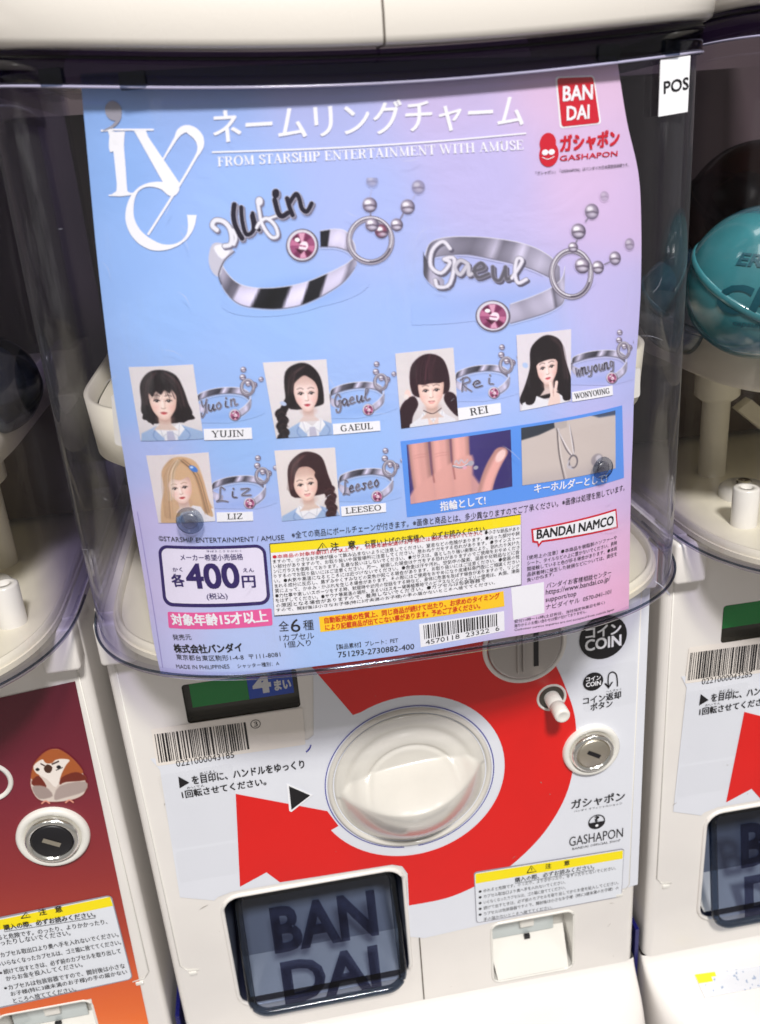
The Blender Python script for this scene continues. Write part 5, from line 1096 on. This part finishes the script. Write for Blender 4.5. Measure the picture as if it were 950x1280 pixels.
def sparrow(X, Y, Q):     # 100 x 95, alpha
    A = Art(X, Y, (120, 40, 40))
    A.poly([(8, 62), (12, 40), (22, 22), (36, 8), (52, 4), (66, 12), (80, 24), (92, 44), (96, 66), (90, 80), (70, 88), (40, 90), (18, 84)], (214, 200, 190), 1.5, sm_=4)
    A.poly([(9, 50), (16, 26), (34, 8), (52, 4), (68, 12), (84, 28), (92, 44), (70, 48), (56, 54), (50, 44), (40, 36), (26, 40), (20, 52)], (168, 88, 42), 1.5, sm_=4)
    A.poly([(10, 54), (20, 46), (28, 54), (32, 66), (12, 62)], (112, 40, 26), 1.5, sm_=3); A.poly([(58, 50), (80, 42), (94, 48), (95, 56), (64, 58), (54, 62)], (112, 40, 26), 1.5, sm_=3)
    A.poly([(10, 64), (30, 64), (42, 80), (20, 84)], (160, 142, 136), 2.0, sm_=3); A.poly([(54, 64), (95, 58), (94, 74), (60, 84), (44, 86)], (170, 152, 146), 2.0, sm_=3)
    A.poly([(14, 30), (28, 20), (40, 24), (56, 20), (72, 22), (66, 30), (58, 44), (48, 66), (34, 52), (18, 42)], (236, 226, 218), 1.3, sm_=3); A.poly([(30, 18), (40, 14), (50, 18), (44, 26), (34, 26)], (168, 88, 42), 1.3, sm_=3)
    A.poly([(30, 34), (36, 28), (44, 33), (40, 42), (33, 41)], (70, 40, 26), 1.0, sm_=2); A.line([(26, 27), (31, 30)], 2, (50, 26, 20), 1); A.line([(44, 28), (54, 24)], 2.4, (50, 26, 20), 1); A.ell(20, 36, 3.2, 2.6, (20, 16, 18), .9); A.ell(54, 33, 3.6, 2.8, (20, 16, 18), .9); A.line([(50, 38), (60, 34)], 1.4, (20, 16, 18), .9)
    for x in (30, 68): A.line([(x-6, 92), (x, 88), (x+6, 92)], 2.4, (222, 150, 130), 1)
    return np.clip(A.img, 0, 255), A.a
def red_machine(dx):
    o = empty('capsule_machine', (dx, 0, 0)); C = Plane(dx)
    make_cover(o); make_inside(o, 0)
    led = make_body(o, False)
    # maroon front label fading to orange
    c = [C.inv(-60, 885), C.inv(94, 851), C.inv(188, 1290), C.inv(10, 1330)]
    nx, ny = 150, 240; U, V_ = np.meshgrid(np.linspace(0, 1, nx), np.linspace(0, 1, ny)); c = [np.array(q) for q in c]
    Pq = c[0]*((1-U)*(1-V_))[..., None]+c[1]*(U*(1-V_))[..., None]+c[2]*(U*V_)[..., None]+c[3]*((1-U)*V_)[..., None]
    stops = np.array([(0, 96, 26, 44), (.25, 118, 34, 50), (.5, 146, 46, 46), (.68, 176, 66, 44), (.80, 214, 92, 46), (1.0, 240, 116, 40)], float)
    v = V_+.05*(1-U); rgb = np.stack([np.interp(v, stops[:, 0], stops[:, k]) for k in (1, 2, 3)], -1)
    x0, x1, z0, z1 = COINR; inside = (Pq[..., 0] > x0-.0006) & (Pq[..., 0] < x1+.0006) & (Pq[..., 1] > z0-.0006) & (Pq[..., 1] < z1+.0006)
    sh = grid_mesh('maroon_label', C.map(Pq.reshape(-1, 2), .0004), rgb.reshape(-1, 3), nx, ny, vcol_mat('printed_card', .33, .15), o, (~inside).ravel())
    picture('bird_sticker', C, [(30, 933), (108, 931), (112, 1003), (34, 1006)], 96, 92, sparrow, .0008, vcol_mat('printed_card', .33, .15), sh, size=(100, 95))
    make_lock(o, C.inv(67, 1044), dark=True, k=1.12)
    lathe('coin_slot_bezel', [(.012, 0), (.0118, .001), (.011, .0018), (.0095, .001), (.009, -.002)], WHITE, o, (C.inv(-14, 977)[0], 0, C.inv(-14, 977)[1]))
    s_ = Ink(C, .0007).rect((-40, 1153), (139.5, 1117), (166.5, 1222.5), (-12, 1262), r=.003).build('caution_sticker_edge', GREYI, o)
    Ink(C, .0009).rect((-40, 1155), (138.5, 1118.5), (165, 1221.5), (-12, 1259.5), r=.0026).build('caution_sticker', STICK2, s_)
    Ink(C, .0010).rect((-38, 1156), (137.8, 1119.4), (141.5, 1130.5), (-35, 1168)).build('caution_heading', YEL, s_)
    k = Ink(C, .0012); k.stroke([(27, 1146), (33, 1138.5), (38.8, 1144), (27, 1146)], 1.2); k.stroke([(33.2, 1141), (33.4, 1143.5)], 1); k.text('注　意', (50, 1142.5), (79, 1137.5), 8, .02)
    k.text('購入の際、必ずお読みください。', (6, 1161), (120, 1144), 7, .02); k.stroke([(6, 1162.5), (120, 1145.2)], .6)
    for t, a, b_, h in (('ゆれると危険です。のったり、よりかかったり、', (-16, 1175.5), (135, 1153), 6.6), ('ゆすったりしないでください。', (-14, 1182.5), (89, 1167), 6.6), ('カプセル取出口より奥へ手を入れないでください。', (2, 1195), (149, 1169), 6.6), ('いらなくなったカプセルは、ゴミ箱に捨ててください。', (4, 1205.5), (152, 1178.5), 6.6), ('続けて出すときは、必ず前のカプセルを取り出して', (6, 1216), (152, 1189.5), 6.6), ('からお金を投入してください。', (9, 1224.5), (104, 1206.5), 6.6), ('カプセルは包装容器ですので、開封後は小さな', (12, 1235.5), (157, 1208), 6.6), ('お子様(特に3歳未満のお子様)の手の届かない', (15, 1244), (160, 1216), 6.6), ('ところへ捨ててください。', (18, 1252), (96, 1237), 6.6)):
        k.text(t, a, b_, h, .012, 2)
    for p in ((-.5, 1203.5), (1.5, 1214), (7.5, 1233)): k.disc(p, .0008)
    k.build('caution_text', BLACK, s_)
    tag(o, 'capsule machine with a maroon to orange front and a small brown bird picture', 'vending machine', 'capsule vending machines standing side by side')
    return o, led

centre, led_c = white_machine(0.0, '0221000043185', 2, 'white capsule machine with red artwork whose cover holds the blue and pink poster')
right, led_r = white_machine(PITCH, '0221000043285', 1, 'white capsule machine with red artwork and a teal capsule behind its clear cover')
left, led_l = red_machine(-PITCH)
bpy.context.view_layer.update()

poster = make_poster()

# things fixed on the centre cover
class CoverOut(Sheet):
    a, yb, D, n = 0.1402, 0.018, 0.1002, 3.0
    maxlen = .006
    def map(s, P, off):
        P = np.asarray(P, float)
        x = np.interp(P[:, 0], s.S, s.X); y = np.interp(P[:, 0], s.S, s.Yt); x2 = np.interp(P[:, 0]+1e-4, s.S, s.X); y2 = np.interp(P[:, 0]+1e-4, s.S, s.Yt)
        tx, ty = x2-x, y2-y; L = np.hypot(tx, ty); return np.stack([x+ty/L*off, y-tx/L*off, P[:, 1]], 1)
CO = CoverOut()
class Flat:      # stiff paper sticker: a flat plane touching the curved cover
    maxlen = None
    def __init__(s, p, q): s.p = np.array(p); d = np.array(q)-s.p; d[2] = 0; s.e = d/np.linalg.norm(d); s.n = np.array([s.e[1], -s.e[0], 0.0])
    def inv(s, px, py): d = ray(px, py); t = ((s.p-CAM_P)@s.n)/(d@s.n); h = CAM_P+t*d; return (float((h-s.p)@s.e), float(h[2]))
    def map(s, P, off): P = np.asarray(P, float); return np.stack([s.p[0]+s.e[0]*P[:, 0]+s.n[0]*off, s.p[1]+s.e[1]*P[:, 0]+s.n[1]*off, P[:, 1]], 1)
q0 = CO.map([CO.inv(822, 100)], .0006)[0]; q1 = CO.map([CO.inv(842, 100)], .0006)[0]; FS = Flat(q0, q1)
ps = shell('price_tag_sticker', FS, quadpx(FS, (824, 75), (861, 69.5), (857.5, 140), (821.5, 146)), .0004, .0007, WINK, centre); ps.name = 'cover_sticker'
Ink(FS, .00085).text('POS', (827.5, 117.5), (858, 111.5), 15, .03, 3).build('sticker_lettering', BLACK, ps)
for px, py, r_ in ((237, 651, .0052), (753.5, 585, .0044)):
    u, v = CO.inv(px, py); p = CO.map([(u, v)], 0)[0]; n_ = CO.map([(u, v)], 1)[0]-p
    b = lathe('cover_stud', [(r_*1.05, -.0003), (r_, .0008), (r_*.92, .0014), (r_*.78, .0013), (r_*.7, .0006)], CLEARC, centre, tuple(p), tuple(n_), 36)
    lathe('stud_core', [(r_*.66, .0001), (r_*.62, .0007), (r_*.3, .0009)], STUDC if 'STUDC' in globals() else glassy('stud_smoke', (0.86, 0.83, 0.87), (0.6, 0.56, 0.66), 0.25, 3.0), b, tuple(p), tuple(n_), 28)
for q in (((138, 494), (148, 493), (154, 560), (142, 556)), ((790, 462), (802.5, 460), (802, 496), (788, 500))):
    shell('poster_clip', POSTER, rrect([POSTER.inv(*p) for p in q], .0011), -.0030, -.0008, WHITE, centre)
for px, py in ((68, 94), (168, 98), (757, 64), (835, 57)):
    u, v = CO.inv(px, py+3); w_, h_ = .0042, .0026
    shell('cover_hook', CO, rrect([(u-w_, v+h_), (u+w_, v+h_), (u+w_, v-h_), (u-w_, v-h_)], .0008), .0002, .0022, CLEARC, centre)

for C_, o_, rs in ((Plane(0), centre, 5), (Plane(PITCH), right, 6), (Plane(-PITCH), left, 8)):
    k = Ink(C_, .00095); r = random.Random(rs)
    for i in range(26):
        x, z = r.uniform(XL+.006, XR-.006), r.uniform(-.165, .07); a = r.uniform(0, 3.1); L_ = r.choice((.0004, .0006, .0015, .003, .006)); w_ = r.uniform(.00010, .00022)
        if math.hypot(x, z) < .05 or (CHUTE[0]-.003 < x < CHUTE[1]+.003 and z < CHUTE[3]+.003) or (COINR[0]-.003 < x < COINR[1]+.003 and z < COINR[3]+.003) or (x < WIND[1]+.003 and z > WIND[2]-.003): continue
        k.stroke([(x, z), (x+L_*math.cos(a)*.5, z+L_*math.sin(a)*.5+.0002), (x+L_*math.cos(a), z+L_*math.sin(a))], [w_*.5, w_*2, w_*.5], 3, px=False)
    q = k.build('scuff_marks', mat('scuff_brown', (150, 140, 130), .6), o_); q['kind'] = 'stuff'
# fine scratches and scuffs on the outside of the cover
k = Ink(CO, .0002); r = random.Random(11)
for i in range(34):
    x, y = r.uniform(60, 830), r.uniform(120, 740); a = r.uniform(-1.2, 1.2); L_ = r.uniform(5, 34); c_ = r.uniform(-.25, .25)
    k.stroke([(x, y), (x+L_*.5*math.cos(a)-L_*c_*math.sin(a)*.5, y+L_*.5*math.sin(a)+L_*c_*.5), (x+L_*math.cos(a), y+L_*math.sin(a))], [.1, r.uniform(.25, .5), .1], 3)
q = k.build('scratches', mat('scratch_white', (196, 196, 210), .4), centre); q['kind'] = 'stuff'
# capsules
def capsule(loc, r_, m, label, letters=None, rot=0.0):
    o = empty('capsule', loc)
    pr = [(r_*math.sin(t), -r_*math.cos(t)) for t in np.linspace(0.02, math.pi/2, 16)]; pr2 = [(r_*math.sin(t), -r_*math.cos(t)) for t in np.linspace(math.pi/2, math.pi-.02, 16)]
    ax = (0.25, -0.45, .85)
    a = lathe('lower_half', pr, m, o, (0, 0, 0), ax, 40); b = lathe('upper_half', pr2, m, o, (0, 0, 0), ax, 40)
    lathe('joint_band', [(r_*1.0, -.0018), (r_*1.02, -.0012), (r_*1.02, .0012), (r_*1.0, .0018)], m, o, (0, 0, 0), ax, 40)
    lathe('capsule_filling', [(.001, -.018), (r_*.62, -.012), (r_*.7, .002), (r_*.5, .014), (.001, .016)], FILLM if letters else mat('dull_filling', (70, 76, 86), .5), o, (0, 0, 0), ax, 24)
    if letters:
        class Ball:
            maxlen = .003
            def inv(s, x, y): return (x, y)
            def map(s, P, off):
                P = np.asarray(P, float); q = r_+off; lo, la = P[:, 0]/r_+rot, P[:, 1]/r_
                return np.stack([q*np.cos(la)*np.sin(lo), -q*np.cos(la)*np.cos(lo), q*np.sin(la)], 1)
        k = Ink(Ball(), .0004)
        for t, x0, x1, y0, h in letters:
            V_, T_ = glyphs(t, .03, 3); sh_ = .12
            k.add([(x0+(x1-x0)*p[0]+h*sh_*p[1]*3, y0+h*p[1]-.10*(x1-x0)*p[0]) for p in V_], T_)
        k.build('capsule_lettering', TEALD, o)
    tag(o, label, 'capsule'); return o
FILLM = mat('capsule_paper', (96, 150, 156), .4, var=.3, vscale=60)
TEALD = mat('dark_teal_ink', (10, 66, 78), .4)
p = hit_y(953, 354, -0.030)
capsule(tuple(p), .0325, TEALC, 'teal capsule with dark lettering lying in the right machine', [('EREE', -.026, -.006, .012, .005), ('CRUZ', -.034, .018, -.007, .012), ('capsule toy series', -.026, .006, -.0135, .003)], -0.1)
p = hit_y(862, 378, 0.028); capsule(tuple(p), .026, TEALD2, 'dark teal capsule half hidden at the side of the right machine')
p = hit_y(950, 190, 0.050); capsule((p[0], p[1], p[2]-.03), .036, glassy('brown_reflection_shell', (0.30, 0.14, 0.09), (.06, .02, .02), .08, .6), 'large dim brown ball standing in for a round reflection in the right machine')  # brownish round reflection, built as an added capsule
p = hit_y(-14, 482, 0.010); capsule(tuple(p), .022, CLEARC, 'clear pale blue capsule behind the left machine cover')

# holographic slip lying on the ledge of the right machine
bvh = BVHTree.FromPolygons([right.matrix_world@led_r.matrix_local@v.co for v in led_r.data.vertices], [tuple(p.vertices) for p in led_r.data.polygons])
cr = [np.array(p, float) for p in ((868, 1219), (962, 1206), (962, 1232), (881, 1247))]
HOLO = bpy.data.materials.new('holographic_foil'); HOLO.use_nodes = True; nt = HOLO.node_tree; b = nt.nodes['Principled BSDF']; tc = nt.nodes.new('ShaderNodeTexCoord'); vo = nt.nodes.new('ShaderNodeTexVoronoi'); vo.inputs['Scale'].default_value = 900
nt.links.new(tc.outputs['Object'], vo.inputs['Vector']); rp = nt.nodes.new('ShaderNodeValToRGB'); rp.color_ramp.interpolation = 'CONSTANT'
for i, cc in enumerate(((238, 240, 246), (206, 226, 240), (250, 250, 252), (222, 206, 236), (176, 190, 214), (244, 244, 250))):
    e = rp.color_ramp.elements[i] if i < 2 else rp.color_ramp.elements.new(0); e.position = i/6; e.color = tuple(lin(cc))+(1,)
nt.links.new(vo.outputs['Color'], rp.inputs[0]); nt.links.new(rp.outputs[0], b.inputs['Base Color']); b.inputs['Metallic'].default_value = .35; b.inputs['Roughness'].default_value = .25
nx, ny = 16, 6; G = []; okall = True
for j in range(ny):
    for i in range(nx):
        u, v = i/(nx-1), j/(ny-1); q = (cr[0]*(1-u)+cr[1]*u)*(1-v)+(cr[3]*(1-u)+cr[2]*u)*v
        h = bvh.ray_cast(Vector(CAM_P), Vector(ray(*q)).normalized())
        if h[0] is None: okall = False; break
        nn = h[1] if h[1].z > 0 else -h[1]; G.append(tuple(h[0]+nn*.0008))
    if not okall: break
if okall:
    F = [(j*nx+i, j*nx+i+1, (j+1)*nx+i+1, (j+1)*nx+i) for j in range(ny-1) for i in range(nx-1)]
    n0 = len(G); G2 = G+[(x, y, z-.0005) for x, y, z in G]
    ed = [(i, i+1) for i in range(nx-1)]+[(j*nx+nx-1, (j+1)*nx+nx-1) for j in range(ny-1)]+[((ny-1)*nx+i, (ny-1)*nx+i+1) for i in range(nx-1)]+[(j*nx, (j+1)*nx) for j in range(ny-1)]
    F += [(a, b_, b_+n0, a+n0) for a, b_ in ed]
    slip = mesh('foil_slip', G2, F, HOLO, None); tag(slip, 'glittering foil slip lying on the ledge of the right machine', 'sticker')
    F = [(j*nx+i, j*nx+i+1, (j+1)*nx+i+1, (j+1)*nx+i) for j in range(0, 2) for i in range(0, 4)]; mesh('yellow_corner', [(x, y, z+.0003) for x, y, z in G], F[:4]+F[4:7], YEL, slip)

# ------------------------------------------------------------------ what they stand on and the dark shop behind
st = box('stand', -.75, .75, -.12, .30, -.60, -.2585, NAVYP, None, .004); tag(st, None, None, None, 'structure')
for x in (-PITCH*1.5+XC, -PITCH/2+XC, PITCH/2+XC, PITCH*1.5+XC):
    box('stand_divider', x-.0012-.002, x+.0012-.002, .004, .25, -.2585, -.150, NAVYP, st)
bw = box('backdrop_wall', -1.2, 1.2, .42, .46, -.6, 1.3, DARKV, None); tag(bw, None, None, None, 'structure')
fl = box('floor', -2.2, 2.2, -2.4, .6, -.66, -.6, mat('grey_floor', (150, 146, 142), .35, var=.1), None); tag(fl, None, None, None, 'structure')
